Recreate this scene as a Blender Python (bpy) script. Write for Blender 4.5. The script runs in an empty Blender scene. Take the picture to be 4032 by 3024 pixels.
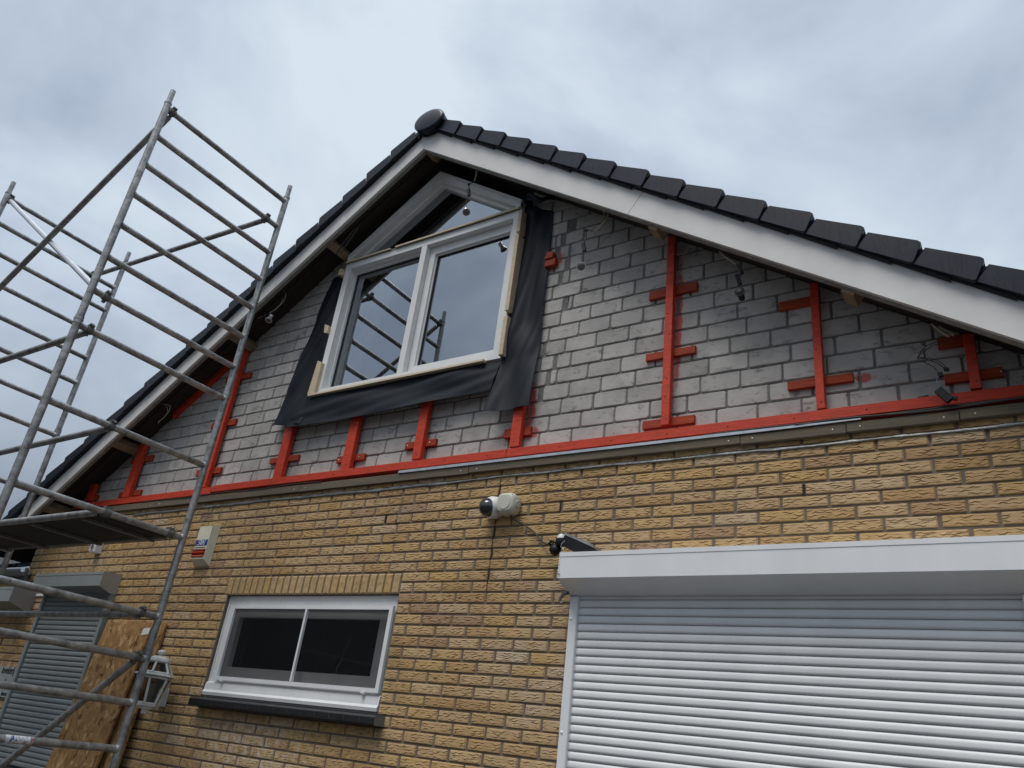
import bpy, math, random
from mathutils import Vector, Matrix
R = math.radians
random.seed(7)
scene = bpy.context.scene
col = scene.collection

# ------------------------------------------------------------------ camera
cam_d = bpy.data.cameras.new("camera")
cam = bpy.data.objects.new("camera", cam_d)
col.objects.link(cam)
scene.camera = cam
yaw, pitch, roll = R(-36.1), R(25.6), R(7.45)
fwd = Vector((math.sin(yaw)*math.cos(pitch), math.cos(yaw)*math.cos(pitch), math.sin(pitch)))
rt0 = Vector((math.cos(yaw), -math.sin(yaw), 0))
up0 = rt0.cross(fwd)
rt = rt0*math.cos(roll) + up0*math.sin(roll)
up = -rt0*math.sin(roll) + up0*math.cos(roll)
cam.matrix_world = Matrix(((rt.x, up.x, -fwd.x, 0), (rt.y, up.y, -fwd.y, -3.6), (rt.z, up.z, -fwd.z, 1.6), (0, 0, 0, 1)))
cam_d.sensor_width = 36
cam_d.lens = 36*3082/4032
cam_d.clip_start = 0.05
cam_d.clip_end = 2000

# ------------------------------------------------------------------ light and exposure
scene.view_settings.view_transform = 'Standard'
scene.view_settings.look = 'None'
scene.view_settings.gamma = 1
scene.view_settings.exposure = 0.42
sun_el, sun_az = 62, -10            # az: from straight in front of the wall towards the viewer's right (+)
sd = Vector((math.sin(R(sun_az))*math.cos(R(sun_el)), -math.cos(R(sun_az))*math.cos(R(sun_el)), math.sin(R(sun_el))))
sun_d = bpy.data.lights.new("sun", 'SUN')
sun_d.energy = 1.5
sun_d.angle = R(28)
sun_d.color = (1.0, 0.945, 0.87)
sun = bpy.data.objects.new("sun", sun_d)
col.objects.link(sun)
sun.rotation_euler = sd.to_track_quat('Z', 'Y').to_euler()

world = bpy.data.worlds.new("World")
scene.world = world
world.use_nodes = True
nt = world.node_tree
nt.nodes.clear()
def wn(t, **k):
    n = nt.nodes.new(t)
    for a, b in k.items(): setattr(n, a, b)
    return n
out = wn('ShaderNodeOutputWorld'); bg = wn('ShaderNodeBackground')
sky = wn('ShaderNodeTexSky', sky_type='NISHITA', sun_disc=False)
sky.sun_elevation = R(sun_el); sky.sun_rotation = math.atan2(sd.x, sd.y)
tc = wn('ShaderNodeTexCoord')
mp = wn('ShaderNodeMapping'); mp.inputs['Scale'].default_value = (1.0, 1.0, 1.5); mp.inputs['Location'].default_value = (0.32, 0.1, 0.55)
nz = wn('ShaderNodeTexNoise'); nz.inputs['Scale'].default_value = 2.6; nz.inputs['Detail'].default_value = 7; nz.inputs['Roughness'].default_value = 0.5; nz.inputs['Distortion'].default_value = 0.35
rp = wn('ShaderNodeValToRGB')
rp.color_ramp.elements[0].position = 0.37; rp.color_ramp.elements[0].color = (0.385, 0.455, 0.565, 1)
rp.color_ramp.elements[1].position = 0.635; rp.color_ramp.elements[1].color = (0.66, 0.745, 0.82, 1)
e = rp.color_ramp.elements.new(0.5); e.color = (0.52, 0.60, 0.705, 1)
sc = wn('ShaderNodeVectorMath', operation='SCALE'); sc.inputs['Scale'].default_value = 8.0
mx = wn('ShaderNodeMix', data_type='RGBA'); mx.inputs[0].default_value = 0.93
L = nt.links.new
L(tc.outputs['Generated'], mp.inputs[0]); L(mp.outputs[0], nz.inputs['Vector']); L(nz.outputs['Fac'], rp.inputs[0])
L(rp.outputs[0], sc.inputs[0]); L(sky.outputs[0], mx.inputs[6]); L(sc.outputs[0], mx.inputs[7])
# overcast skies are brighter towards the zenith
sx_ = wn('ShaderNodeSeparateXYZ'); L(tc.outputs['Generated'], sx_.inputs[0])
mz = wn('ShaderNodeValToRGB'); cr_ = mz.color_ramp
for i_, (p_, v_) in enumerate(((0.0, 0.008), (0.19, 0.17), (0.42, 0.25), (0.80, 0.26), (0.90, 0.6), (1.0, 1.0))):
    e = cr_.elements[0] if i_ == 0 else (cr_.elements[-1] if i_ == 5 else cr_.elements.new(p_))
    e.position = p_; e.color = (v_, v_, v_, 1)
m4_ = wn('ShaderNodeMath', operation='MULTIPLY'); m4_.inputs[1].default_value = 4.0
L(sx_.outputs[2], mz.inputs[0]); L(mz.outputs[0], m4_.inputs[0])
s2_ = wn('ShaderNodeVectorMath', operation='SCALE'); L(mx.outputs[2], s2_.inputs[0]); L(m4_.outputs[0], s2_.inputs['Scale'])
L(s2_.outputs[0], bg.inputs[0]); bg.inputs[1].default_value = 0.1
L(bg.outputs[0], out.inputs[0])

# ------------------------------------------------------------------ materials
def mat(name, base, rough=0.6, metal=0.0, var=0.0, vscale=8.0, dark=None, bump=0.0, bscale=40.0, stretch=(1, 1, 1), spec=0.5,
        spots=None, detail=5.0, distort=0.0):
    """principled material: base colour mottled by noise towards 'dark', optional dirt spots and bump"""
    m = bpy.data.materials.new(name); m.use_nodes = True
    n = m.node_tree; b = n.nodes['Principled BSDF']; lk = n.links.new
    b.inputs['Roughness'].default_value = rough; b.inputs['Metallic'].default_value = metal
    b.inputs['Specular IOR Level'].default_value = spec
    c = (*base, 1)
    geo = n.nodes.new('ShaderNodeNewGeometry')
    mpp = n.nodes.new('ShaderNodeMapping'); mpp.inputs['Scale'].default_value = stretch
    lk(geo.outputs['Position'], mpp.inputs[0])
    colour = None
    if var > 0:
        t = n.nodes.new('ShaderNodeTexNoise'); t.inputs['Scale'].default_value = vscale; t.inputs['Detail'].default_value = detail
        t.inputs['Distortion'].default_value = distort
        t.inputs['Roughness'].default_value = 0.6
        lk(mpp.outputs[0], t.inputs['Vector'])
        r = n.nodes.new('ShaderNodeValToRGB')
        r.color_ramp.elements[0].position = 0.5-0.22; r.color_ramp.elements[1].position = 0.5+0.22
        d = dark if dark else tuple(x*(1-var) for x in base)
        r.color_ramp.elements[0].color = (*d, 1); r.color_ramp.elements[1].color = c
        lk(t.outputs['Fac'], r.inputs[0]); colour = r.outputs[0]
    if spots:
        sc_, th, colr = spots
        t2 = n.nodes.new('ShaderNodeTexNoise'); t2.inputs['Scale'].default_value = sc_; t2.inputs['Detail'].default_value = 6
        t2.inputs['Roughness'].default_value = 0.7
        lk(mpp.outputs[0], t2.inputs['Vector'])
        r2 = n.nodes.new('ShaderNodeValToRGB'); r2.color_ramp.elements[0].position = th; r2.color_ramp.elements[1].position = th+0.06
        r2.color_ramp.elements[0].color = (0, 0, 0, 1); r2.color_ramp.elements[1].color = (1, 1, 1, 1)
        lk(t2.outputs['Fac'], r2.inputs[0])
        mm = n.nodes.new('ShaderNodeMix'); mm.data_type = 'RGBA'; mm.inputs[7].default_value = (*colr, 1)
        lk(r2.outputs[0], mm.inputs[0])
        if colour: lk(colour, mm.inputs[6])
        else: mm.inputs[6].default_value = c
        colour = mm.outputs[2]
    if colour: lk(colour, b.inputs['Base Color'])
    else: b.inputs['Base Color'].default_value = c
    if bump > 0:
        t3 = n.nodes.new('ShaderNodeTexNoise'); t3.inputs['Scale'].default_value = bscale; t3.inputs['Detail'].default_value = 4
        lk(mpp.outputs[0], t3.inputs['Vector'])
        bp = n.nodes.new('ShaderNodeBump'); bp.inputs['Strength'].default_value = bump; bp.inputs['Distance'].default_value = 0.004
        lk(t3.outputs['Fac'], bp.inputs['Height']); lk(bp.outputs[0], b.inputs['Normal'])
    return m

def glass_mat(name, fac, tint, refl=(0.9, 0.95, 1.0)):
    m = bpy.data.materials.new(name); m.use_nodes = True
    n = m.node_tree; n.nodes.clear()
    o = n.nodes.new('ShaderNodeOutputMaterial'); mxs = n.nodes.new('ShaderNodeMixShader')
    tr = n.nodes.new('ShaderNodeBsdfTransparent'); gl = n.nodes.new('ShaderNodeBsdfGlossy')
    tr.inputs[0].default_value = (*tint, 1); gl.inputs['Roughness'].default_value = 0.012; gl.inputs['Color'].default_value = (*refl, 1)
    fr = n.nodes.new('ShaderNodeFresnel'); fr.inputs[0].default_value = 1.55
    ad = n.nodes.new('ShaderNodeMath'); ad.operation = 'MULTIPLY_ADD'; ad.inputs[1].default_value = 1.0; ad.inputs[2].default_value = fac; ad.use_clamp = True
    n.links.new(fr.outputs[0], ad.inputs[0]); n.links.new(ad.outputs[0], mxs.inputs[0])
    n.links.new(tr.outputs[0], mxs.inputs[1]); n.links.new(gl.outputs[0], mxs.inputs[2]); n.links.new(mxs.outputs[0], o.inputs[0])
    return m

M = {}
def brick_mat(name, wet=True):
    m = bpy.data.materials.new(name); m.use_nodes = True
    n = m.node_tree; b = n.nodes['Principled BSDF']; lk = n.links.new
    b.inputs['Roughness'].default_value = 0.75
    b.inputs['Specular IOR Level'].default_value = 0.35
    geo = n.nodes.new('ShaderNodeNewGeometry')
    at = n.nodes.new('ShaderNodeAttribute'); at.attribute_name = 'tone'
    # per brick tone -> clay colour
    r = n.nodes.new('ShaderNodeValToRGB')
    cr = r.color_ramp
    cr.elements[0].position = 0.0; cr.elements[0].color = (0.36, 0.225, 0.13, 1)
    cr.elements[1].position = 1.0; cr.elements[1].color = (0.50, 0.365, 0.225, 1)
    for p, c in ((0.06, (0.42, 0.26, 0.11)), (0.30, (0.46, 0.30, 0.14)), (0.55, (0.47, 0.325, 0.175)), (0.8, (0.49, 0.315, 0.125))):
        e = cr.elements.new(p); e.color = (*c, 1)
    lk(at.outputs['Fac'], r.inputs[0])
    # mottling inside a brick
    t = n.nodes.new('ShaderNodeTexNoise'); t.inputs['Scale'].default_value = 22; t.inputs['Detail'].default_value = 6; t.inputs['Roughness'].default_value = 0.65
    lk(geo.outputs['Position'], t.inputs['Vector'])
    hv = n.nodes.new('ShaderNodeHueSaturation')
    mr = n.nodes.new('ShaderNodeMapRange'); mr.inputs['From Min'].default_value = 0.3; mr.inputs['From Max'].default_value = 0.7; mr.inputs['To Min'].default_value = 0.82; mr.inputs['To Max'].default_value = 1.13
    lk(t.outputs['Fac'], mr.inputs[0]); lk(mr.outputs[0], hv.inputs['Value']); lk(r.outputs[0], hv.inputs['Color'])
    # shadow lines of the grooves, painted into the colour (groove depth stored per vertex)
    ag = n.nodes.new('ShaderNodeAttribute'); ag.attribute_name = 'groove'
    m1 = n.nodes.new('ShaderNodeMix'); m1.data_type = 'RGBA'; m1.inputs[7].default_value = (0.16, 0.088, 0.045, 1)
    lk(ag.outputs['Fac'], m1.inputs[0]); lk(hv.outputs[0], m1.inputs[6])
    # large dark algae / grey weathering patches
    t2 = n.nodes.new('ShaderNodeTexNoise'); t2.inputs['Scale'].default_value = 1.3; t2.inputs['Detail'].default_value = 5; t2.inputs['Roughness'].default_value = 0.6
    lk(geo.outputs['Position'], t2.inputs['Vector'])
    mr2 = n.nodes.new('ShaderNodeMapRange'); mr2.inputs['From Min'].default_value = 0.52; mr2.inputs['From Max'].default_value = 0.75; mr2.inputs['To Min'].default_value = 0; mr2.inputs['To Max'].default_value = 0.25
    lk(t2.outputs['Fac'], mr2.inputs[0])
    m2 = n.nodes.new('ShaderNodeMix'); m2.data_type = 'RGBA'; m2.inputs[7].default_value = (0.20, 0.15, 0.10, 1)
    lk(mr2.outputs[0], m2.inputs[0]); lk(m1.outputs[2], m2.inputs[6])
    prev = m2.outputs[2]
    # stains with a place of their own: (centre, radius, colour, amount, noise scale)
    for (cx, cz, rx, rz, colr, amt, ns) in STAINS:
        sep = n.nodes.new('ShaderNodeMapping'); sep.vector_type = 'POINT'
        sep.inputs['Location'].default_value = (-cx/rx, 0, -cz/rz); sep.inputs['Scale'].default_value = (1/rx, 0, 1/rz)
        lk(geo.outputs['Position'], sep.inputs[0])
        ln = n.nodes.new('ShaderNodeVectorMath'); ln.operation = 'LENGTH'; lk(sep.outputs[0], ln.inputs[0])
        fa = n.nodes.new('ShaderNodeMapRange'); fa.inputs['From Min'].default_value = 1.0; fa.inputs['From Max'].default_value = 0.2; fa.interpolation_type = 'LINEAR'
        lk(ln.outputs['Value'], fa.inputs[0])
        tn = n.nodes.new('ShaderNodeTexNoise'); tn.inputs['Scale'].default_value = ns; tn.inputs['Detail'].default_value = 6; tn.inputs['Roughness'].default_value = 0.7
        lk(geo.outputs['Position'], tn.inputs['Vector'])
        mm = n.nodes.new('ShaderNodeMapRange'); mm.inputs['From Min'].default_value = 0.45; mm.inputs['From Max'].default_value = 0.62; mm.inputs['To Max'].default_value = amt
        lk(tn.outputs['Fac'], mm.inputs[0])
        mu = n.nodes.new('ShaderNodeMath'); mu.operation = 'MULTIPLY'; lk(fa.outputs[0], mu.inputs[0]); lk(mm.outputs[0], mu.inputs[1])
        m3 = n.nodes.new('ShaderNodeMix'); m3.data_type = 'RGBA'; m3.inputs[7].default_value = (*colr, 1)
        lk(mu.outputs[0], m3.inputs[0]); lk(prev, m3.inputs[6]); prev = m3.outputs[2]
    lk(prev, b.inputs['Base Color'])
    bt = n.nodes.new('ShaderNodeTexNoise'); bt.inputs['Scale'].default_value = 160; bt.inputs['Detail'].default_value = 3
    lk(geo.outputs['Position'], bt.inputs['Vector'])
    bp = n.nodes.new('ShaderNodeBump'); bp.inputs['Strength'].default_value = 0.35; bp.inputs['Distance'].default_value = 0.003
    lk(bt.outputs['Fac'], bp.inputs['Height']); lk(bp.outputs[0], b.inputs['Normal'])
    return m
STAINS = [(-4.25, 1.50, 0.72, 0.24, (0.52, 0.50, 0.46), 0.75, 22), (-4.3, 1.2, 0.8, 0.26, (0.48, 0.46, 0.42), 0.6, 18), (-2.2, 2.1, 0.5, 0.7, (0.42, 0.38, 0.33), 0.4, 5), (-3.25, 1.9, 0.35, 0.6, (0.20, 0.13, 0.07), 0.5, 6),
          (-5.62, 2.35, 0.55, 0.30, (0.13, 0.10, 0.07), 0.6, 7), (-5.35, 3.02, 0.22, 0.14, (0.09, 0.07, 0.05), 0.75, 9),
          (-3.5, 2.93, 0.4, 0.1, (0.42, 0.36, 0.32), 0.5, 14), (-2.9, 3.06, 1.2, 0.05, (0.16, 0.12, 0.08), 0.6, 12),
          (-7.6, 2.0, 0.45, 0.9, (0.12, 0.09, 0.06), 0.6, 4), (-2.6, 2.5, 0.12, 0.6, (0.30, 0.14, 0.05), 0.45, 14)]
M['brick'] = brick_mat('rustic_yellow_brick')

def block_mat():
    m = mat('sand_lime_block', (0.50, 0.475, 0.445), 0.88, var=0.3, vscale=7, bump=0.4, bscale=70)
    n = m.node_tree; lk = n.links.new; b = n.nodes['Principled BSDF']
    src = b.inputs['Base Color'].links[0].from_socket
    at = n.nodes.new('ShaderNodeAttribute'); at.attribute_name = 'tone'
    mr = n.nodes.new('ShaderNodeMapRange'); mr.inputs['To Min'].default_value = 0.84; mr.inputs['To Max'].default_value = 1.08
    lk(at.outputs['Fac'], mr.inputs[0])
    hv = n.nodes.new('ShaderNodeHueSaturation'); lk(src, hv.inputs['Color']); lk(mr.outputs[0], hv.inputs['Value'])
    prev = hv.outputs[0]
    geo = n.nodes.new('ShaderNodeNewGeometry')
    # diagonal dark scuffs
    mp_ = n.nodes.new('ShaderNodeMapping'); mp_.inputs['Rotation'].default_value = (0, R(35), 0); mp_.inputs['Scale'].default_value = (11, 11, 22)
    lk(geo.outputs['Position'], mp_.inputs[0])
    t = n.nodes.new('ShaderNodeTexNoise'); t.inputs['Scale'].default_value = 1.0; t.inputs['Detail'].default_value = 7; t.inputs['Roughness'].default_value = 0.72; t.inputs['Distortion'].default_value = 1.2
    lk(mp_.outputs[0], t.inputs['Vector'])
    r = n.nodes.new('ShaderNodeMapRange'); r.inputs['From Min'].default_value = 0.55; r.inputs['From Max'].default_value = 0.66; r.inputs['To Max'].default_value = 0.62
    lk(t.outputs['Fac'], r.inputs[0])
    m1 = n.nodes.new('ShaderNodeMix'); m1.data_type = 'RGBA'; m1.inputs[7].default_value = (0.085, 0.085, 0.09, 1)
    lk(r.outputs[0], m1.inputs[0]); lk(prev, m1.inputs[6]); prev = m1.outputs[2]
    # red paint overspray near the battens
    for (cx, cz, rx, rz) in SPRAY:
        mp2 = n.nodes.new('ShaderNodeMapping'); mp2.inputs['Location'].default_value = (-cx/rx, 0, -cz/rz); mp2.inputs['Scale'].default_value = (1/rx, 0, 1/rz)
        lk(geo.outputs['Position'], mp2.inputs[0])
        ln = n.nodes.new('ShaderNodeVectorMath'); ln.operation = 'LENGTH'; lk(mp2.outputs[0], ln.inputs[0])
        tn = n.nodes.new('ShaderNodeTexNoise'); tn.inputs['Scale'].default_value = 30; lk(geo.outputs['Position'], tn.inputs['Vector'])
        ad = n.nodes.new('ShaderNodeMath'); ad.operation = 'MULTIPLY_ADD'; ad.inputs[1].default_value = 1.1
        lk(tn.outputs['Fac'], ad.inputs[0]); lk(ln.outputs['Value'], ad.inputs[2])
        f = n.nodes.new('ShaderNodeMapRange'); f.inputs['From Min'].default_value = 1.5; f.inputs['From Max'].default_value = 1.15; f.inputs['To Max'].default_value = 0.8
        lk(ad.outputs[0], f.inputs[0])
        m3 = n.nodes.new('ShaderNodeMix'); m3.data_type = 'RGBA'; m3.inputs[7].default_value = (0.42, 0.03, 0.018, 1)
        lk(f.outputs[0], m3.inputs[0]); lk(prev, m3.inputs[6]); prev = m3.outputs[2]
    lk(prev, b.inputs['Base Color'])
    return m
SPRAY = [(-2.56, 3.41, 0.17, 0.06), (-2.45, 4.67, 0.08, 0.09), (-1.545, 4.0, 0.028, 0.5), (-0.585, 3.46, 0.05, 0.03), (-2.50, 3.58, 0.045, 0.2)]
M['block'] = block_mat()
M['mortar'] = mat('brick_mortar', (0.185, 0.145, 0.11), 0.95, var=0.35, vscale=14, bump=0.6, bscale=120)
M['block_mortar'] = mat('block_mortar', (0.20, 0.195, 0.185), 0.95, var=0.4, vscale=16, bump=0.9, bscale=60, spots=(60, 0.62, (0.2, 0.2, 0.2)))
M['red'] = mat('red_primer_paint', (0.66, 0.052, 0.016), 0.6, var=0.42, vscale=13, stretch=(1, 1, 4), bump=0.35, bscale=60, spec=0.4, spots=(30, 0.62, (0.34, 0.018, 0.01)))
M['red_h'] = mat('red_primer_paint_on_grain', (0.64, 0.050, 0.015), 0.6, var=0.42, vscale=9, stretch=(1, 1, 9), bump=0.5, bscale=50, spec=0.4, spots=(26, 0.62, (0.30, 0.015, 0.01)))
M['red_thin'] = mat('thin_red_paint_on_wood', (0.42, 0.055, 0.016), 0.65, var=0.5, vscale=12, stretch=(0.6, 1, 8), bump=0.5, bscale=50, spec=0.3, spots=(26, 0.60, (0.20, 0.02, 0.01)))
M['pine'] = mat('pale_pine', (0.62, 0.50, 0.34), 0.7, var=0.25, vscale=6, stretch=(1, 1, 9), bump=0.3)
M['pine_h'] = mat('pale_pine_along', (0.66, 0.56, 0.40), 0.7, var=0.2, vscale=6, stretch=(1, 8, 8), bump=0.3)
M['oldwood'] = mat('weathered_brown_board', (0.155, 0.125, 0.085), 0.85, var=0.4, vscale=6, stretch=(0.5, 4, 9), bump=0.7, bscale=30, spots=(14, 0.64, (0.05, 0.04, 0.03)))
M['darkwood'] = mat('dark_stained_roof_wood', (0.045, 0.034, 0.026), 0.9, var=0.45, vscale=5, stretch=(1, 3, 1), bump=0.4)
M['rafter'] = mat('brown_roof_timber', (0.30, 0.22, 0.13), 0.8, var=0.4, vscale=9, bump=0.4)
M['fascia'] = mat('grey_white_fascia_board', (0.68, 0.67, 0.645), 0.45, var=0.16, vscale=3.2, stretch=(1, 1, 1), bump=0.05, bscale=5, spots=(24, 0.70, (0.33, 0.33, 0.32)), spec=0.45)
M['fascia_edge'] = mat('grey_fascia_edge_trim', (0.27, 0.265, 0.24), 0.6, var=0.4, vscale=20)
def tile_mat():
    m = mat('glazed_anthracite_tile', (0.015, 0.020, 0.033), 0.34, var=0.28, vscale=9, bump=0.10, bscale=14, spec=0.25)
    n = m.node_tree; lk = n.links.new; b = n.nodes['Principled BSDF']
    src = b.inputs['Base Color'].links[0].from_socket
    geo = n.nodes.new('ShaderNodeNewGeometry')
    mp_ = n.nodes.new('ShaderNodeMapping'); mp_.inputs['Scale'].default_value = (46, 46, 5); lk(geo.outputs['Position'], mp_.inputs[0])
    t = n.nodes.new('ShaderNodeTexNoise'); t.inputs['Scale'].default_value = 1; t.inputs['Detail'].default_value = 2; t.inputs['Distortion'].default_value = 0.6
    lk(mp_.outputs[0], t.inputs['Vector'])
    ab = n.nodes.new('ShaderNodeMath'); ab.operation = 'SUBTRACT'; ab.inputs[1].default_value = 0.56; lk(t.outputs['Fac'], ab.inputs[0])
    a2 = n.nodes.new('ShaderNodeMath'); a2.operation = 'ABSOLUTE'; lk(ab.outputs[0], a2.inputs[0])
    r = n.nodes.new('ShaderNodeMapRange'); r.inputs['From Min'].default_value = 0.02; r.inputs['From Max'].default_value = 0.04; r.inputs['To Min'].default_value = 0.92; r.inputs['To Max'].default_value = 0
    lk(a2.outputs[0], r.inputs[0])
    m1 = n.nodes.new('ShaderNodeMix'); m1.data_type = 'RGBA'; m1.inputs[7].default_value = (0.008, 0.009, 0.012, 1)
    lk(r.outputs[0], m1.inputs[0]); lk(src, m1.inputs[6]); lk(m1.outputs[2], b.inputs['Base Color'])
    return m
M['tile'] = tile_mat()
M['shade_and_gaps'] = mat('black_shade_and_gaps', (0.012, 0.012, 0.013), 0.8)
M['pvc'] = mat('white_window_plastic', (0.74, 0.745, 0.735), 0.38, var=0.12, vscale=7, bump=0.03, spots=(38, 0.70, (0.42, 0.43, 0.43)))
M['pvc_grey'] = mat('shaded_grey_profile', (0.20, 0.205, 0.20), 0.5, var=0.15, vscale=6)
M['gasket'] = mat('black_rubber_gasket', (0.02, 0.02, 0.022), 0.6)
M['glass'] = glass_mat('window_glass', 0.33, (0.62, 0.67, 0.70))
M['glass_dark'] = glass_mat('dark_window_glass', 0.0, (0.10, 0.11, 0.12))
M['glass_lamp'] = glass_mat('dirty_lamp_glass', 0.02, (0.55, 0.55, 0.5))
M['lace'] = None
M['epdm'] = mat('black_rubber_membrane', (0.009, 0.013, 0.020), 0.55, var=0.35, vscale=4, bump=0.35, bscale=6, stretch=(1, 1, 0.5), spec=0.2, distort=1.5)
M['alu'] = mat('galvanised_scaffold_tube', (0.46, 0.46, 0.445), 0.40, metal=0.6, var=0.5, vscale=16, dark=(0.15, 0.15, 0.145), bump=0.25, bscale=40, stretch=(1, 1, 1), spots=(34, 0.60, (0.09, 0.09, 0.088)))
M['alu_bright'] = mat('bright_new_tube', (0.62, 0.63, 0.66), 0.35, metal=0.7, var=0.2, vscale=10)
M['clamp'] = mat('dark_cast_clamp', (0.20, 0.20, 0.195), 0.55, metal=0.5, var=0.5, vscale=40, bump=0.4)
M['ply'] = mat('black_platform_board', (0.008, 0.008, 0.008), 0.75, var=0.4, vscale=6, bump=0.2)
M['steel'] = mat('bright_zinc_strip', (0.62, 0.63, 0.63), 0.28, metal=0.85, var=0.3, vscale=20)
M['foil'] = mat('crumpled_flashing_foil', (0.34, 0.34, 0.33), 0.4, metal=0.6, var=0.75, vscale=9, stretch=(1, 1, 3), bump=0.6, bscale=50)
M['shutter'] = mat('light_grey_shutter_paint', (0.78, 0.79, 0.79), 0.42, var=0.12, vscale=2.2, stretch=(2.2, 1, 0.8), spots=(30, 0.755, (0.18, 0.17, 0.16)), spec=0.4)
M['shutter_box'] = mat('light_grey_box_paint', (0.78, 0.79, 0.79), 0.40, var=0.10, vscale=2.2, stretch=(2.5, 1, 1), bump=0.03, bscale=8, spots=(40, 0.77, (0.2, 0.2, 0.2)))
M['shutter_small'] = mat('grey_green_shutter_paint', (0.25, 0.275, 0.275), 0.5, var=0.1, vscale=4)
M['shutter_cap'] = mat('grey_end_cap', (0.36, 0.35, 0.33), 0.55, var=0.08, vscale=6)
M['sill'] = mat('black_glazed_sill_brick', (0.018, 0.018, 0.019), 0.38, var=0.4, vscale=18, bump=0.3, bscale=50)
M['cream'] = mat('cream_plastic', (0.66, 0.64, 0.50), 0.45, var=0.10, vscale=9)
M['blue'] = mat('blue_label', (0.012, 0.022, 0.22), 0.4)
M['white'] = mat('white_lettering', (0.8, 0.8, 0.78), 0.5)
M['amber'] = mat('amber_red_lens', (0.42, 0.05, 0.008), 0.25, var=0.0)
M['darkred'] = mat('dark_red_lens', (0.18, 0.006, 0.004), 0.25)
M['camwhite'] = mat('white_camera_plastic', (0.74, 0.74, 0.73), 0.4, var=0.2, vscale=24)
M['beige'] = mat('beige_junction_box_plastic', (0.53, 0.52, 0.44), 0.5, var=0.08, vscale=16)
M['black'] = mat('black_plastic', (0.010, 0.010, 0.011), 0.5, spec=0.25)
M['dome'] = mat('smoked_dome', (0.02, 0.021, 0.024), 0.08, spec=0.8)
M['cable'] = mat('dark_cable', (0.035, 0.032, 0.03), 0.6)
M['cable_w'] = mat('old_white_conduit', (0.34, 0.30, 0.23), 0.6, var=0.2, vscale=30)
M['cable_b'] = mat('blue_wire', (0.10, 0.22, 0.30), 0.6)
M['chrome'] = mat('chrome_lamp_housing', (0.80, 0.80, 0.79), 0.3, metal=0.55)
M['lampwhite'] = mat('weathered_white_lantern_paint', (0.72, 0.72, 0.69), 0.6, var=0.3, vscale=22, bump=0.2)
M['osb'] = None
M['roomwall'] = mat('dim_room_plaster', (0.10, 0.10, 0.095), 0.9)
M['cladding'] = mat('dark_grey_cladding', (0.045, 0.048, 0.052), 0.6, var=0.2, vscale=5)
M['annextile'] = mat('old_grey_pantile', (0.055, 0.058, 0.068), 0.6, var=0.5, vscale=22, bump=0.4)
M['gutter'] = mat('weathered_grey_gutter', (0.13, 0.135, 0.13), 0.5, var=0.6, vscale=18, bump=0.3)
M['signplate'] = mat('grey_stone_sign', (0.27, 0.30, 0.31), 0.6, var=0.15, vscale=20)
M['signink'] = mat('black_sign_letters', (0.02, 0.02, 0.02), 0.6)
M['paving'] = mat('dark_wet_paving', (0.055, 0.052, 0.05), 0.9, var=0.3, vscale=2, bump=0.3)
M['paper'] = mat('white_paper_label', (0.62, 0.62, 0.60), 0.7, spots=(60, 0.56, (0.18, 0.18, 0.2)))
M['sticker'] = mat('scuffed_white_sticker', (0.66, 0.67, 0.68), 0.5, spots=(46, 0.52, (0.16, 0.16, 0.18)))
M['stickerred'] = mat('sticker_red', (0.45, 0.06, 0.05), 0.5)
M['stickerblue'] = mat('sticker_blue', (0.05, 0.08, 0.35), 0.5)

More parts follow.
